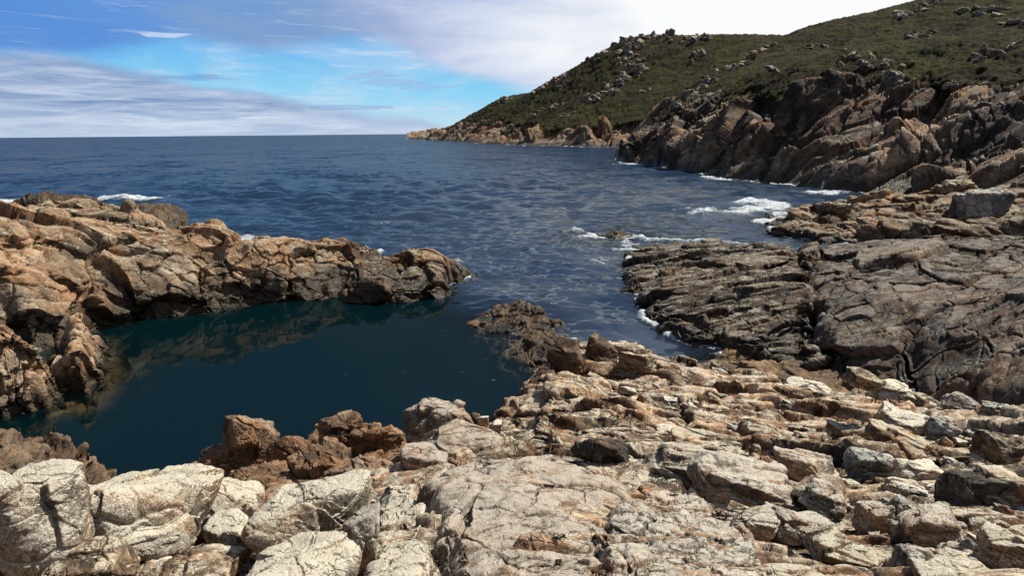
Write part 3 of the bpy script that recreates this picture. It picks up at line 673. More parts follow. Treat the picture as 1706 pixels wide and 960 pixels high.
o = land('rock_slab', FORMS['slab'], 360, 440, m_slab, [(2.8, .30, .7, .42, .03), (.95, .075, 1.0, .13, .035), (.30, .024, 1.1, .035, .06)], 37, (8, 20, 46), (2.6, .9, .9))
tag(o, 'large dark grey tilted rock slab with diagonal cracks right of the deep cleft', 'rock slab')
o = land('rock_shelf', FORMS['shelf'], 220, 160, m_shelf, [(1.0, .13, 1.1, .08, .12), (.33, .04, 1.1, .04, .14), (.12, .010, 1.1, .01, .2)], 38)
tag(o, 'flat olive brown weed covered shelf at the head of the inlet', 'rock shelf')
o = land('rock_ledge', FORMS['ledge'], 380, 300, m_ledge, [(3.2, .6, 1.2, .5, .12), (1.1, .20, 1.2, .2, .13), (.4, .05, 1.1, .06, .17)], 39, (5, 15, -15), (2.0, 1.2, .6))
tag(o, 'brown wave washed rock ledge between the grey slab and the cliff', 'rock ledge')
o = land('reef', FORMS['reef'], 180, 240, m_reef, [(.8, .14, 1.2, .12, .14), (.28, .05, 1.1, .05, .15), (.1, .012, 1.1, .014, .2)], 40)
tag(o, 'small olive brown seaweed covered reef at the mouth of the pool', 'reef')
o = land('sea_rock', FORMS['islet'], 90, 70, m_reef, [(.9, .2, 1.3, .15, .16), (.35, .1, 1.3, .08, .2)], 41)
tag(o, 'tiny dark rock awash in the middle of the inlet', 'rock')
o = land('sea_rock', FORMS['skerry'], 120, 60, m_reef, [(.9, .25, 1.3, .15, .16), (.35, .1, 1.3, .08, .2)], 42)
tag(o, 'low black rock in the surf behind the left end of the ridge', 'rock')
o = land('sea_rock', FORMS['wash'], 100, 50, m_reef, [(.9, .1, 1.3, .08, .16), (.35, .06, 1.3, .05, .2)], 43)
tag(o, 'flat wave washed rock in the surf behind the ridge crest', 'rock')

# ------------------------------------------------------------------ boulders and slabs
_ico = {}


def ico(n):
    if n not in _ico:
        bm = bmesh.new(); bmesh.ops.create_icosphere(bm, subdivisions=n, radius=1.0)
        V = np.array([v.co[:] for v in bm.verts], np.float32); V /= np.linalg.norm(V, axis=1, keepdims=True)
        Fc = np.array([[v.index for v in f.verts] for f in bm.faces]); bm.free(); _ico[n] = (V, Fc)
    return _ico[n]


def stone(seed, size, n=6, planes=9, sharp=15.0, rot=(0, 0, 0), det=1.0, fine=None, stretch=(1, 1, 1), dip=(20, 15, 0)):
    """a weathered stone: many-sided solid with rounded arrises, cracked and pitted; returns vertices, faces, tone"""
    rng = np.random.default_rng(seed); Dn, Fc = ico(n)
    nn = rng.normal(size=(planes, 3)); nn /= np.linalg.norm(nn, axis=1, keepdims=True)
    nn = np.r_[nn, [[0, 0, 1], [0, 0, -1], [1, 0, 0], [-1, 0, 0], [0, 1, 0], [0, -1, 0]]]; dd = np.r_[rng.uniform(.72, 1.0, planes), [.9] * 6]
    nn[planes:] += rng.normal(size=(6, 3)) * 0.12
    s = (np.maximum(Dn @ nn.T.astype(np.float32), 0) / dd) ** sharp
    r = 1.0 / (s.sum(1) ** (1 / sharp)); V = Dn * r[:, None] * np.array(size, np.float32)
    V = V @ rotm(*rot).T
    S = float(np.mean(size)); P = (V + rng.uniform(-50, 50, 3)).astype(np.float32)
    N = Dn / np.array(size, np.float32); N = (N / np.linalg.norm(N, axis=1, keepdims=True)) @ rotm(*rot).T
    lev = fine or [(1.1 * S, .12 * S, 1.1, .07 * S, .035), (.36 * S, .034 * S, 1.2, .022 * S, .04), (.12 * S, .011 * S, 1.2, .008 * S, .08)]
    d, tone = rock_detail(P, lev, seed, dip, stretch, 0.16)
    return V + N * (d * det)[:, None], Fc, tone


def put_stone(name, px, py, wpx, hpx, mat, label, seed, cat='boulder', depth=1.0, dist=None, z=None, sink=0.0, n=6, group=None, lift=0.0, **kw):
    """a stone whose middle is seen at (px, py), wpx wide and hpx high"""
    if dist is None:
        if z is not None: q = W(px, py, z)
        else:
            q = FORMS['ground'].hit(px, py + hpx * 0.40)
            if q is None: q = W(px, py, 3.0)
        dist = math.hypot(q[0], q[1]) + lift
    c = D(px, py, dist); m_ = np.linalg.norm(c - EYE) / math.hypot(F, math.hypot(px - CX, py - CY))
    sz = (wpx * m_ / 2, wpx * m_ / 2 * depth, hpx * m_ / 2 * 1.08)
    V, Fc, tone = stone(seed, sz, n=n, **kw)
    o = mesh_obj(name, V, Fc, mat, tone); o.location = tuple(c - np.array([0, 0, sink]))
    return tag(o, label, cat, group)


m_mid = rock_mat('tan_rubble', MIXED, 3.4, lichen=0.3, rust=0.4, bump=0.7, strata=.6)
m_greyst = rock_mat('grey_rubble', [L(.05, .05, .048), L(.12, .118, .112), L(.27, .255, .23), L(.56, .53, .47)], 3.6, lichen=0.3, lichen_col=L(.6, .6, .54), rust=0.1, bump=0.7)
m_darkst = rock_mat('dark_ribbed_stone', DARK, 4.5, rust=0.1, bump=0.9, gain=1.2)
m_white = rock_mat('white_rubble', PALE, 4.0, lichen=0.7, lichen_col=L(.80, .77, .66), rust=0.15, bump=0.6, strata=.4)

FR = 'pale boulders along the front of the pool'
S = put_stone
S('boulder', 60, 880, 190, 220, m_pale, 'cream cracked boulder in the bottom left corner', 101, n=7, depth=.9, rot=(0, 10, 10))
S('boulder', 100, 803, 64, 74, m_pale, 'small pointed pale stone perched behind the bottom left corner boulder', 102, depth=.8, sharp=8)
S('boulder', 238, 862, 215, 150, m_pale, 'wide cream boulder with a dark brown front face second from the left', 103, n=7, depth=1.1, rot=(-12, 12, 5))
S('boulder', 372, 850, 145, 92, m_pale, 'low cream boulder behind the gap left of the biggest rounded boulder', 104, n=7, depth=1.1, rot=(-8, 4, 20))
S('boulder', 528, 872, 200, 150, m_pale, 'biggest rounded cream boulder with an undercut dark front', 105, n=7, depth=1.0, rot=(-14, -8, 12), sharp=9, planes=14)
S('boulder', 392, 903, 84, 80, m_pale, 'small rounded stone leaning on the left of the biggest rounded boulder', 106, depth=1.0)
S('boulder', 500, 958, 190, 70, m_pale, 'flat pale boulder cut off by the bottom edge below the biggest rounded boulder', 108, n=7, depth=1.0)
S('boulder', 160, 945, 130, 90, m_ground, 'brown broken stone at the bottom edge below the wide cream boulder', 109, n=7, depth=1.0, sharp=7)
S('boulder', 330, 950, 130, 60, m_ground, 'low rusty brown stone at the bottom edge left of the flat pale boulder', 110, depth=1.0)
S('boulder', 605, 900, 60, 110, m_slabg, 'thin grey brown wedge of stone jammed left of the tall narrow block', 111, depth=1.2)
# blocks at the head of the slab
S('boulder', 722, 706, 126, 90, m_slabp, 'pale blocky boulder standing against the pool behind the foreground slab', 172, n=7, depth=.8, z=2.35, rot=(-10, -10, 18), sharp=10, planes=13)
S('boulder', 770, 752, 168, 76, m_slabp, 'cracked pale blocks stacked below the blocky boulder at the pool edge', 113, n=7, depth=.8, z=2.75, rot=(0, -6, 8), sharp=12)
S('boulder', 706, 778, 92, 66, m_slabp, 'small pale stone wedged between the slab and the brown pool rocks', 114, depth=.9, z=2.9)
S('boulder', 806, 706, 20, 26, m_white, 'small bright white stone on the pool edge right of the blocky boulder', 115, n=5, z=2.3)
S('boulder', 826, 716, 22, 28, m_white, 'thin pale upright stone next to the small bright white stone', 116, n=5, z=2.35)
S('boulder', 792, 700, 18, 20, m_darkst, 'small dark stone between the blocky boulder and the white stone', 117, n=5, z=2.25)


def slab_mass(name, outline, ctrl, mat, label, seed, lev, cat='rock slab', cols=300, rows=460, dip=(0, 0, 0), stretch=(1, 1, 1), wall=3.0, ragged=.06, rsize=.35):
    f = Form([W(*p) for p in ctrl], [W(*p) for p in outline], wall=wall, ragged=ragged, rsize=rsize, seed=seed)
    o = land(name, f, cols, rows, mat, lev, seed, dip, stretch, floor=min(p[2] for p in ctrl) - 0.7, warp=.2)
    return tag(o, label, cat)


slab_mass('rock_slab', [(724, 785, 3.35), (748, 770, 3.35), (850, 762, 3.3), (940, 770, 3.3), (1010, 805, 3.5), (1055, 850, 3.65), (1010, 890, 3.8), (1000, 1000, 4.2), (764, 1000, 4.1), (750, 930, 3.95), (732, 850, 3.65)],
          [(735, 795, 3.45), (850, 772, 3.47), (940, 785, 3.48), (1000, 820, 3.67), (1040, 850, 3.74), (860, 840, 3.78), (765, 850, 3.78), (950, 880, 3.94), (765, 950, 4.08), (900, 960, 4.15), (1000, 960, 4.13)],
          m_slabp, 'broad pale pinkish rock slab in the middle of the foreground', 51, [(1.3, .04, .6, .08, .03), (.40, .010, .8, .018, .03), (.10, .005, 1.0, .006, .12)], cols=340, rows=520)
slab_mass('rock_slab', [(618, 855, 3.35), (640, 826, 3.25), (692, 822, 3.25), (706, 860, 3.4), (720, 1010, 4.0), (622, 1010, 4.0), (608, 910, 3.6)],
          [(650, 842, 3.52), (696, 840, 3.52), (680, 890, 3.84), (640, 920, 3.9), (700, 930, 3.94), (680, 970, 4.12), (620, 880, 3.6)],
          m_pale, 'tall narrow pale block left of the broad foreground slab', 54, [(.8, .07, .9, .07, .04), (.27, .022, 1.0, .022, .06), (.09, .008, 1.0, .009, .10)], cols=240, rows=420, wall=3.2)
slab_mass('rock_slab', [(1005, 880, 3.72), (1080, 840, 3.5), (1150, 830, 3.45), (1210, 850, 3.5), (1250, 900, 3.7), (1300, 1000, 4.15), (1000, 1010, 4.2)],
          [(1020, 890, 3.98), (1100, 850, 3.80), (1180, 850, 3.76), (1220, 890, 3.94), (1100, 920, 4.08), (1250, 960, 4.22), (1050, 980, 4.28)],
          m_slabg, 'grey brown rough slab at the bottom edge right of the broad pale slab', 52, [(.8, .06, .8, .07, .05), (.26, .022, 1., .025, .08), (.08, .009, 1.1, .010, .14)], cols=300, rows=440)
slab_mass('rock_outcrop', [(905, 700, 2.35), (922, 655, 1.9), (950, 645, 1.85), (1010, 668, 2.0), (1060, 700, 2.35), (1100, 730, 2.6), (1090, 765, 2.8), (1000, 775, 2.85), (940, 760, 2.75), (910, 740, 2.65)],
          [(920, 680, 2.55), (930, 655, 2.2), (965, 655, 2.2), (1020, 685, 2.4), (1070, 715, 2.55), (1000, 730, 2.8), (940, 720, 2.8), (950, 760, 2.9), (1080, 755, 2.82)],
          m_ground, 'tan layered outcrop with a dark upright left face beside the pool', 53, [(.9, .14, 1.1, .13, .08), (.3, .035, 1.1, .045, .10), (.1, .010, 1.1, .012, .15)], cat='rock', cols=240, rows=360, dip=(0, 25, -20), stretch=(2, 1, .6), wall=3.5)

# knobbly brown rocks on the near edge of the pool
for px, py, w_, h_, z_, lb, sd_ in [
        (322, 806, 84, 56, .95, 'lowest brown rock at the left end of the knobbly row by the pool', 181),
        (372, 786, 92, 76, 1.2, 'brown rock second from the left in the knobbly row by the pool', 182),
        (428, 758, 84, 92, 1.4, 'upright brown rock with a blunt top in the knobbly row by the pool', 183),
        (436, 806, 120, 76, 1.5, 'broad brown rock at the foot of the blunt upright rock by the pool', 184),
        (496, 776, 86, 92, 1.5, 'brown faceted rock in the middle of the knobbly row by the pool', 185),
        (574, 742, 74, 106, 1.6, 'tallest brown rock with a finger like top in the row by the pool', 186),
        (548, 790, 120, 90, 1.7, 'broad brown cracked rock at the foot of the finger topped rock', 187),
        (620, 762, 80, 92, 1.6, 'brown rock at the right end of the knobbly row by the pool', 188),
        (612, 806, 110, 70, 1.9, 'brown rock between the finger topped rock and the pale front boulders', 189)]:
    S('boulder', px, py, w_, h_, m_brown, lb, sd_, cat='rock', z=z_, depth=.9, n=7, planes=8, sharp=16, det=2.0, rot=(random.uniform(-15, 15), random.uniform(-20, 20), random.uniform(-40, 40)))

# stones one can pick out on the right
R_ = [('boulder', 1487, 656, 66, 42, m_white, 'white and green veined stone at the far edge of the rubble below the grey slab', 121, {}),
      ('boulder', 1440, 634, 60, 28, m_mid, 'rounded brown stone just left of the white and green veined stone', 122, {}),
      ('boulder', 1350, 650, 70, 26, m_white, 'pale crumbly stone at the edge of the weed covered shelf', 123, {}),
      ('boulder', 1600, 672, 70, 30, m_greyst, 'grey stone with a dark cap at the far right edge of the rubble', 124, {}),
      ('boulder', 1655, 690, 50, 34, m_greyst, 'dark grey angular stone near the right edge under the grey slab', 125, {}),
      ('boulder', 1505, 700, 84, 34, m_white, 'pair of pale rounded lumps below the white and green veined stone', 126, {}),
      ('boulder', 1570, 716, 56, 38, m_greyst, 'blue grey stone in the middle of the right hand rubble', 127, {}),
      ('boulder', 1665, 745, 66, 50, m_mid, 'brown stone with white streaks at the right edge', 128, {}),
      ('boulder', 1425, 722, 74, 24, m_mid, 'thin ochre slice of rock lying flat in the rubble', 129, {}),
      ('boulder', 1490, 735, 90, 40, m_mid, 'purple brown angular rock behind the grey cracked blocks', 130, {}),
      ('boulder', 1450, 768, 76, 48, m_greyst, 'grey cracked block in the middle of the right foreground', 131, {}),
      ('boulder', 1525, 790, 66, 46, m_white, 'pale block split by a crack right of the grey cracked block', 132, {}),
      ('boulder', 1505, 815, 66, 40, m_white, 'pale angular block touching the split block from below', 133, {}),
      ('boulder', 1376, 826, 100, 46, m_slabg, 'long low grey stone lying across the right foreground', 134, {}),
      ('boulder', 1456, 856, 66, 58, m_slabg, 'rounded brown and white stone right of the long low stone', 135, {}),
      ('boulder', 1500, 850, 56, 60, m_greyst, 'grey speckled stone behind the rounded brown and white stone', 136, {}),
      ('boulder', 1608, 812, 76, 72, m_darkst, 'round dark ribbed boulder near the right edge', 137, {}),
      ('boulder', 1672, 815, 90, 70, m_mid, 'tan faceted rock right of the round dark ribbed boulder', 138, {}),
      ('boulder', 1560, 872, 110, 80, m_slabg, 'dull brown hump of rock below the round dark ribbed boulder', 139, {}),
      ('boulder', 1672, 905, 90, 84, m_pale, 'bright cream boulder at the right edge near the bottom', 140, {}),
      ('boulder', 1590, 955, 130, 58, m_pale, 'bright cream boulder cut off by the bottom edge on the right', 141, {}),
      ('boulder', 1525, 930, 70, 60, m_greyst, 'grey stone left of the bright cream boulder at the bottom edge', 142, {}),
      ('boulder', 1130, 770, 100, 44, m_slabg, 'flat grey brown block right of the tan layered outcrop', 143, {}),
      ('boulder', 1010, 752, 90, 50, m_darkst, 'dark undercut block in the hollow below the tan layered outcrop', 144, {}),
      ('boulder', 1220, 800, 150, 60, m_slabg, 'long olive grey slab of rock sloping down to the right', 145, {}),
      ('boulder', 1340, 775, 110, 50, m_slabg, 'olive grey rock in shade between the sloping slab and the grey block', 146, {}),
      ('boulder', 1255, 870, 90, 60, m_slabg, 'pale edged block above the dark hollow in the right foreground', 147, {}),
      ('boulder', 1340, 875, 110, 54, m_slabg, 'tilted grey block with streaks below the long low stone', 148, {}),
      ('boulder', 1400, 915, 130, 60, m_mid, 'rusty striped rock near the bottom edge of the right foreground', 149, {}),
      ('boulder', 1175, 740, 110, 40, m_mid, 'ochre layered rock right of the tan outcrop', 150, {}),
      ('boulder', 1280, 725, 90, 34, m_mid, 'tan ridged rock in the middle of the rubble slope', 151, {}),
      ('boulder', 1000, 590, 60, 40, m_dkleft, 'dark rounded rock on the rim beside the inlet', 152, {'cat': 'rock'}),
      ('boulder', 950, 600, 56, 50, m_dkleft, 'dark brown rock where the reef meets the rim', 153, {'cat': 'rock'}),
      ('boulder', 1060, 605, 70, 36, m_mid, 'pinkish brown rock on the rim right of the dark rounded rock', 154, {'cat': 'rock'})]
for nm, px, py, w_, h_, mt, lb, sd_, kw in R_:
    S(nm, px, py, w_, h_, mt, lb, sd_, depth=.85, rot=(random.uniform(-14, 14), random.uniform(2, 26), random.uniform(-35, 15)), sharp=22, planes=7, stretch=(1.9, .9, .7), det=1.5, sink=h_ / F * 0.8, **kw)
S('boulder', 155, 578, 40, 34, m_left, 'single brown stone standing in the water at the left of the pool', 160, z=.15, cat='rock')
S('sea_rock', 1388, 352, 44, 32, m_mid, 'rounded tan boulder on the wave washed ledge', 161, dist=44.5, cat='rock', fine=[(.9, .12, 1.1, .1, .12), (.3, .05, 1.2, .05, .15)])
S('sea_rock', 1600, 314, 60, 28, m_mid, 'pale tan hump of rock on the skyline of the ledge below the cliff', 162, dist=55, cat='rock', fine=[(1.2, .15, 1.1, .12, .12), (.4, .06, 1.2, .06, .15)])
S('sea_rock', 1640, 340, 90, 50, m_greyst, 'dark grey boulder at the right end of the wave washed ledge', 163, dist=46, cat='rock', fine=[(1.2, .15, 1.1, .12, .12), (.4, .06, 1.2, .06, .15)])

# loose rubble on the right: shared shapes, every stone an object of its own
ZONES = [((900, 1220, 590, 700), 34, 'small broken stone on the rim between the pool and the inlet', 'small stones on the rim', (8, 26)),
         ((1220, 1700, 660, 770), 60, 'small stone in the jumbled rubble below the grey slab', 'small stones in the far rubble', (9, 30)),
         ((1060, 1420, 700, 860), 36, 'small stone on the slope right of the tan layered outcrop', 'small stones on the slope', (10, 34)),
         ((1280, 1700, 780, 960), 44, 'small stone among the larger blocks of the right foreground', 'small stones in the right foreground', (12, 40)),
         ((130, 660, 870, 960), 34, 'small stone wedged between the pale front boulders', 'small stones between the front boulders', (18, 56))]
rubble = []
for k in range(10):
    V, Fc, tone = stone(700 + k, (1.0, random.uniform(.6, .9), random.uniform(.4, .75)), n=5, planes=7, sharp=24, stretch=(1.8, .9, .7), det=1.5)
    rubble.append((V, Fc, tone))
mats = {'tan': m_mid, 'grey': m_greyst, 'pale': m_white}
proto = {}
rng = random.Random(11)
for (x0, x1, y0, y1), cnt, lab, grp, (s0, s1) in ZONES:
    done = 0
    for _ in range(cnt * 4):
        if done >= cnt: break
        px, py = rng.uniform(x0, x1), rng.uniform(y0, y1); q = FORMS['ground'].hit(px, py)
        if q is None or q[2] < 0.25: continue
        dgr = math.hypot(q[0], q[1]); sz = rng.uniform(s0, s1) ** 1.0 * dgr / F * 0.55
        kk = rng.randrange(10); hue = rng.choice(['tan', 'tan', 'grey', 'pale'])
        lb = lab.replace('small ', 'small %s ' % hue, 1)
        if (kk, hue) not in proto:
            o = mesh_obj('stone', *rubble[kk][:2], mats[hue], rubble[kk][2]); proto[(kk, hue)] = o
        else:
            o = proto[(kk, hue)].copy(); COL.objects.link(o)
        o.location = (q[0], q[1], q[2] - sz * 0.05); o.scale = (sz * rng.uniform(.9, 1.5), sz, sz * rng.uniform(.8, 1.1))
        o.rotation_euler = (rng.uniform(-.3, .3), rng.uniform(0, .5), rng.uniform(-.7, .7))
        tag(o, lb, 'stone', '%s, %s' % (grp, hue)); done += 1


# ------------------------------------------------------------------ rock outcrops on the hills
def outcrop(hill, px, py, wpx, hpx, label, seed, n=6, tilt=0.0, mat=None, stand=0.5):
    """a knot of bedrock breaking through the heath: lumps fused into one mesh"""
    n = int(n * 1.7) + 1 if n > 2 else n; rg = np.random.default_rng(seed); f = FORMS[hill]; Vs, Fs, Ts = [], [], []; off = 0
    q0 = f.hit(px, py, f.rr[0], f.rr[1]); q1 = f.hit(px, py + hpx * .5, f.rr[0], f.rr[1])
    if q0 is None: q0 = q1 if q1 is not None else f.hit(px, py + hpx, f.rr[0], f.rr[1])
    if q0 is None: return None
    d0 = math.hypot(q0[0], q0[1]); m_ = d0 / F
    for k in range(n):
        t = (k + .5) / n - .5 + rg.uniform(-.14, .14); v = rg.uniform(-.5, .5)
        x, y = px + t * wpx, py + t * tilt * wpx + v * hpx * .7
        q = f.hit(x, y, f.rr[0], f.rr[1])
        if q is None: q = f.hit(x, y + hpx * .6, f.rr[0], f.rr[1])
        if q is None or abs(math.hypot(q[0], q[1]) - d0) > d0 * .12: q = q0 + np.array([t * wpx * m_, 0, -t * tilt * wpx * m_])
        s = hpx * m_ * rg.uniform(.16, .42); wd = min(wpx / max(n, 2) * 1.6, hpx * 1.5) * m_ * rg.uniform(.35, .75)
        V, Fc, tn = stone(seed * 31 + k, (max(wd, s * .5), max(wd, s * .6), s), n=5, planes=7, sharp=24, det=1.8, rot=(rg.uniform(-15, 15), rg.uniform(10, 35), rg.uniform(-40, 40)))
        Vs.append((V, Fc, tn, q - q0 + np.array([0, 0, s * (stand - .68)])))
    o = bpy.data.objects.new('rock_outcrop', None); COL.objects.link(o); o.location = tuple(q0)
    for V, Fc, tn, lc in Vs:
        b_ = mesh_obj('boulder', V, Fc, mat or m_outc, tn); b_.parent = o; b_.location = tuple(lc)
    return tag(o, label, 'rock outcrop')


K_ = [(838, 160, 34, 20, 'small rock peak at the seaward end of the far hill skyline', 5, -.1),
      (905, 146, 34, 12, 'dark rock step on the skyline above the small seaward peak', 5, -.7),
      (932, 127, 26, 16, 'rock teeth on the skyline midway up the far hill', 5, -.5),
      (1000, 88, 40, 20, 'rocks along the steep skyline just below the summit crag', 5, -.6),
      (1048, 74, 46, 32, 'craggy rock tower at the left of the far hill summit', 8, -.4),
      (1092, 58, 56, 22, 'broken rocks along the flat summit of the far hill', 8, 0),
      (1160, 58, 40, 22, 'rock knob on the skyline right of the far summit', 6, -.1),
      (1002, 156, 66, 30, 'largest pale rock cluster low on the far hillside', 12, -.35),
      (1058, 118, 46, 38, 'pale rock cluster in the middle of the far hillside', 10, -.6),
      (1040, 96, 30, 26, 'rock ribs below the summit tower of the far hill', 6, -.4),
      (1165, 92, 34, 26, 'pale boulder pile below the right skyline of the far hill', 6, -.4),
      (1078, 150, 26, 9, 'small white rocks alone on the lower far hillside', 4, -.3),
      (912, 182, 60, 9, 'thin line of rocks running up the seaward far hillside', 8, -.35),
      (945, 192, 24, 7, 'short pale rock streak above the far shore cliff', 4, -.3),
      (935, 142, 20, 9, 'faint rock patch under the skyline teeth of the far hill', 4, -.3)]
for k, (px, py, w_, h_, lb, n_, tl) in enumerate(K_): outcrop('far_hill', px, py, w_, h_, lb, 300 + k, n_, tl)
J_ = [(1238, 70, 40, 14, 'dark rocks where the near hill skyline meets the far hill', 5, -.2),
      (1275, 60, 44, 12, 'dark flat rocks on the left part of the near skyline', 5, 0),
      (1215, 105, 90, 26, 'rocky rib running up the left shoulder of the near hill', 10, -.7),
      (1270, 82, 50, 12, 'pale slab near the skyline at the left of the near hill', 4, -.4),
      (1292, 116, 20, 18, 'single square boulder on the left of the near hillside', 2, 0),
      (1160, 150, 60, 34, 'grey broken rocks on the seaward edge of the near hill', 8, -.7),
      (1450, 112, 90, 34, 'scattered pale rocks above the orange part of the cliff', 12, .2),
      (1430, 88, 40, 9, 'low violet grey ledge in the middle of the near hillside', 4, .1),
      (1535, 58, 56, 18, 'pale rock ledge high on the right of the near hillside', 6, 0),
      (1652, 92, 62, 26, 'large grey boulder group on the right of the near hillside', 5, -.1),
      (1528, 14, 80, 16, 'dark layered slabs on the near skyline at the top edge', 6, -.4),
      (1640, 20, 90, 16, 'dark rocks near the top right corner of the hill', 7, 0),
      (1700, 40, 60, 12, 'low rocks at the right edge of the near hillside', 4, 0),
      (1600, 142, 70, 14, 'white rocks in the brown heath above the right cliff', 7, .1),
      (1360, 78, 50, 8, 'thin rock line in the grass below the near skyline', 5, -.1)]
for k, (px, py, w_, h_, lb, n_, tl) in enumerate(J_): outcrop('near_hill', px, py, w_, h_, lb, 350 + k, n_, tl)

# ------------------------------------------------------------------ the sea
def sea_mesh():
    cols = 900
    # rows spaced evenly in the picture out to the horizon
    ang = np.linspace(math.atan(720 / F), 0.0022, 860); R = EYE[2] / np.tan(ang); R = np.r_[2.0, R, 4500, 9000, 20000, 50000]
    A = np.linspace(-0.86, 0.86, cols); AA, RR = np.meshgrid(A, R, indexing='ij')
    x, y = (np.sin(AA) * RR).ravel(), (np.cos(AA) * RR).ravel(); n = len(x); rr = RR.ravel()
    # depth of the bed below every point
    bed = np.full(n, -6.0)
    for nm in ('ridge', 'sunk', 'left_rock', 'low_rock', 'brown', 'ground', 'wedge', 'slab', 'shelf', 'ledge', 'reef', 'islet', 'skerry', 'wash'):
        f = FORMS[nm]; pd = 6.0
        m = np.nonzero((x > f.bb[0][0] - pd) & (x < f.bb[1][0] + pd) & (y > f.bb[0][1] - pd) & (y < f.bb[1][1] + pd))[0]
        if len(m): bed[m] = np.maximum(bed[m], f.z(x[m], y[m]))
    for nm in ('near_hill', 'far_hill'):
        f = FORMS[nm]; a = AA.ravel(); m = np.nonzero((rr > f.rr[0]) & (rr < f.rr[1]) & (a > f.azr[0]) & (a < f.azr[1]))[0]
        zz = f.z(x[m], y[m]); bed[m] = np.maximum(bed[m], np.where(zz < 0, zz * 5, zz))
    depth = np.maximum(-bed, 0)
    # the pool is sheltered
    pool = Form([np.array([0, 10, 0]), np.array([1, 12, 0]), np.array([-1, 12, 0.]), np.array([0, 14, 0.])],
                [W(*p, 0) for p in [(150, 545), (340, 515), (560, 490), (700, 500), (790, 545), (850, 590), (900, 640), (860, 720), (600, 860), (200, 860), (-100, 800), (-100, 600)]])
    inp = 1 - np.clip((pool.dist(x, y) + 0.2) / 3.2, 0, 1); inp = inp * inp * (3 - 2 * inp)
    rng = np.random.default_rng(5); h = np.zeros(n)
    step = np.maximum(rr * rr / (EYE[2] * F) * 1.2, rr * 0.0021)
    calm = 1 - 0.985 * inp
    inlet = np.clip((x / np.maximum(y, 1) + 0.02) / 0.25, 0, 1) * np.clip((75 - rr) / 40, 0, 1)
    P2 = np.c_[x, y, x * 0]
    gust = 0.95 + 0.4 * fbm((P2 / 17).astype(np.float32), 3, 901)
    for k in range(46):
        lam = 0.55 * (1.11 ** k) * rng.uniform(.9, 1.1)
        if lam > 9: break
        th = rad(248 + rng.normal() * 38); kx, ky = math.cos(th), math.sin(th)
        amp = 0.029 * lam ** 0.3 * rng.uniform(.6, 1.3)
        fade = np.clip((lam / step - 1.7) / 1.6, 0, 1)
        ph = 2 * math.pi / lam * (kx * x + ky * y) + rng.uniform(0, 6.28) + 1.6 * noise3((P2 / (lam * 3.5)).astype(np.float32), 400 + k)
        s = np.sin(ph); h += amp * fade * (s + 0.35 * (1 - np.abs(s)) * 1.2)
    h *= np.clip(rr / 70, .30, 1) * calm * gust * (1 - .62 * inlet) * np.clip(depth / 0.8, .2, 1)
    # foam: where waves run up on exposed rock, drawn out in lace
    lace = fbm((P2 / np.array([1.6, 1.6, 1])).astype(np.float32), 4, 911); lace2 = np.abs(noise3((P2 / 0.55).astype(np.float32), 915)); lace3 = fbm((P2 / 5.0).astype(np.float32), 3, 917)
    near = np.exp(-depth / 0.30) * (bed < 0.5)
    back = 1 - np.clip((pool.dist(x, y) - 1.0) / -2.0 + .0, 0, 1)
    expo = (1 - inp) * np.where((y < 17.5) & (x > -2), .15, 1.0)
    foam = np.clip(near * 1.0 + lace * .65 + lace3 * .5 - .50, 0, 1) * expo

    def patch(px, py, wx, wy, k, thr):
        q = W(px, py, 0); mm = np.hypot(q[0], q[1]); ax = q[:2] / mm; bx = np.array([ax[1], -ax[0]])
        u_ = ((x - q[0]) * bx[0] + (y - q[1]) * bx[1]) / (wx * mm / F); v_ = ((x - q[0]) * ax[0] + (y - q[1]) * ax[1]) / (wy * mm * mm / (EYE[2] * F))
        g_ = np.exp(-(u_ * u_ + v_ * v_)); return np.clip(g_ * k + (lace * .8 + lace3 * .5 - lace2 * .5) * np.sqrt(g_) - thr, 0, 1)
    for a in [(1255, 338, 36, 4, 1.4, .4), (1275, 352, 30, 5, 1.2, .42), (1225, 352, 60, 7, 1.0, .42), (1290, 345, 24, 8, 1.6, .35), (1160, 352, 60, 9, .8, .42), (1235, 298, 60, 3.5, 1.7, .35), (1080, 273, 60, 2.5, 1.5, .4), (1370, 322, 40, 3, 1.2, .4), (1180, 405, 130, 4, 1.1, .4), (1000, 396, 60, 7, .6, .45), (1045, 415, 40, 14, 1.0, .4), (1045, 460, 22, 26, .9, .4), (960, 388, 50, 4, .5, .45),
              (25, 340, 40, 4, 2.2, .3), (-40, 340, 60, 5, 2.2, .3), (235, 333, 50, 3, 1.2, .4), (275, 336, 30, 3, .9, .4), (150, 333, 60, 3, 1.1, .4), (632, 422, 9, 8, .9, .4), (760, 438, 14, 5, .9, .4), (790, 470, 12, 14, .6, .4), (910, 545, 26, 16, .35, .42), (1000, 440, 60, 30, .35, .5)]:
        foam = np.maximum(foam, patch(*a) * (1 - inp * .9))
    foam = np.clip(foam * 1.3, 0, 1)
    h = h + foam * 0.10 * np.clip(1 + lace, 0, 2) * np.clip(rr / 25, .4, 1.5)
    alpha = 1 - np.exp(-depth * np.where(inp > .5, 1.5, 1.25))
    # aerated water over the inlet shallows, and pale sky sheen painted as grey patches
    milk_sheen = np.zeros(n)
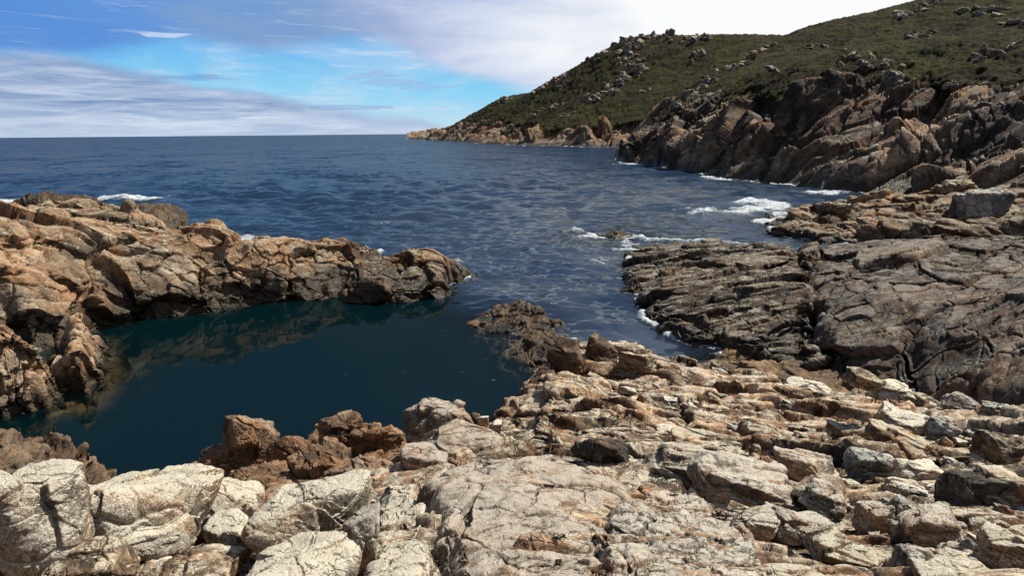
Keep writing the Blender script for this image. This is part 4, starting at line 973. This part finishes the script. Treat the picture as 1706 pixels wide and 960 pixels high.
    for px, py, wx, wy, k in [(1120, 340, 280, 70, .62), (950, 420, 190, 110, .42), (1080, 560, 120, 60, .4), (1050, 430, 130, 45, .8), (1000, 400, 110, 18, .7), (1150, 385, 120, 14, .7), (1200, 355, 90, 12, .8), (850, 480, 60, 20, .5), (900, 535, 40, 20, .5), (700, 508, 90, 7, .4)]:
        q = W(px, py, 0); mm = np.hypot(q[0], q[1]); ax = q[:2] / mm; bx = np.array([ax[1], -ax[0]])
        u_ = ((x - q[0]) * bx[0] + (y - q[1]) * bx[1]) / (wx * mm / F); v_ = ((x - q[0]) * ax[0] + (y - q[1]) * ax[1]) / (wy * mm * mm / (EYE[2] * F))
        milk_sheen = np.maximum(milk_sheen, k * np.exp(-(u_ * u_ + v_ * v_)) * np.clip(.75 + 1.1 * lace3 + .5 * lace, 0, 1.3))
    V = np.c_[x, y, h]
    return V, grid_faces(cols, len(R)), dict(foam=foam, pool=inp, alpha=alpha, milk_sheen=np.clip(milk_sheen, 0, 1))


def water_mat():
    m = bpy.data.materials.new('sea_water'); m.use_nodes = True; t = NT(m.node_tree)
    at = lambda n_: t.n('ShaderNodeAttribute', attribute_name=n_).outputs['Fac']
    g = t.n('ShaderNodeNewGeometry'); P = g.outputs['Position']; pool = at('pool'); foam = at('foam')
    pr = t.n('ShaderNodeMapping', {0: P, 2: (0, 0, rad(-20))}).outputs[0]
    P1 = t.n('ShaderNodeMapping', {0: pr, 3: (.8, .62, 1)}).outputs[0]
    n1 = t.noise(P1, 0.62, 8, 0.66, .5); n0 = t.noise(P1, 0.12, 4, 0.6, .2)
    # ripples too small for the mesh tilt the surface directly, near and far alike
    st = t.m('SUBTRACT', 1.0, t.m('MULTIPLY', pool, 0.965))
    def tilt(sc, k, rg, off):
        c_ = t.n('ShaderNodeTexNoise', {'Vector': t.n('ShaderNodeMapping', {0: pr, 1: off, 3: (.85, .55, 1)}).outputs[0], 'Scale': sc, 'Detail': 7.0, 'Roughness': rg}).outputs['Color']
        v_ = t.n('ShaderNodeVectorMath', {0: c_, 1: (.5, .5, .5)}, operation='SUBTRACT').outputs[0]
        return t.n('ShaderNodeVectorMath', {0: v_, 1: (k, k, 0)}, operation='MULTIPLY').outputs[0]
    tl = t.n('ShaderNodeVectorMath', {0: tilt(.10, 1.0, .72, (0, 0, 0)), 1: tilt(.9, 1.0, .68, (31, 17, 5))}).outputs[0]
    tl = t.n('ShaderNodeVectorMath', {0: tl, 'Scale': st}, operation='SCALE').outputs[0]
    bp = t.n('ShaderNodeVectorMath', {0: t.n('ShaderNodeVectorMath', {0: g.outputs['Normal'], 1: tl}).outputs[0]}, operation='NORMALIZE')
    deep = t.mix(t.ss(n0, .35, .7), (0.0055, 0.020, 0.047, 1), (0.0085, 0.029, 0.064, 1))
    deep = t.mix(at('milk_sheen'), deep, (0.088, 0.098, 0.108, 1))  # grey for aerated water and for the sky reflection painted into the colour
    deep = t.mix(pool, deep, (0.0007, 0.0080, 0.0100, 1))
    dif = t.n('ShaderNodeBsdfDiffuse', {0: deep, 'Normal': bp.outputs[0]})
    tr = t.n('ShaderNodeBsdfTransparent', {0: (.72, .80, .76, 1)})
    body = t.n('ShaderNodeMixShader', {0: at('alpha'), 1: tr.outputs[0], 2: dif.outputs[0]})
    gl = t.n('ShaderNodeBsdfGlossy', {0: (1, 1, 1, 1), 1: t.m('SUBTRACT', .14, t.m('MULTIPLY', pool, .10)), 'Normal': bp.outputs[0]})
    fr0 = t.n('ShaderNodeFresnel', {0: t.m('SUBTRACT', 1.27, t.m('MULTIPLY', pool, .145)), 1: bp.outputs[0]})
    fr_ = t.m('MULTIPLY', t.m('MULTIPLY', t.m('MINIMUM', fr0.outputs[0], .80), .31), t.m('SUBTRACT', 1.0, t.m('MULTIPLY', pool, .70)))   # wave slopes keep a rough sea from turning into a mirror at grazing angles
    s = t.n('ShaderNodeMixShader', {0: fr_, 1: body.outputs[0], 2: gl.outputs[0]})
    fn = t.noise(P, 5.0, 6, .7, .5)
    fm = t.ss(t.m('ADD', foam, t.m('MULTIPLY', t.m('SUBTRACT', fn, .5), 1.7)), .25, .85)
    fd = t.n('ShaderNodeBsdfDiffuse', {0: t.mix(t.ss(t.noise(P, 2.3, 6, .75, .8), .35, .62), (.30, .36, .40, 1), (.80, .83, .85, 1)), 'Normal': t.n('ShaderNodeBump', {'Strength': .8, 'Distance': .25, 'Height': fn}).outputs[0]})
    s2 = t.n('ShaderNodeMixShader', {0: fm, 1: s.outputs[0], 2: fd.outputs[0]})
    t.n('ShaderNodeOutputMaterial', {0: s2.outputs[0]})
    return m


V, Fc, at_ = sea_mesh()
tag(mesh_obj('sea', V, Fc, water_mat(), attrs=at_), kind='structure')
# sea bed, so that the clear shallows have a floor
bedm = rock_mat('sea_bed_rock', DARK, 0.8, rust=0.3, bump=0.3)
bedv = np.array([[-400, -60, -6.2], [400, -60, -6.2], [400, 500, -6.2], [-400, 500, -6.2]], float)
tag(mesh_obj('sea_bed', bedv, np.array([[0, 1, 2, 3]]), bedm), kind='structure')
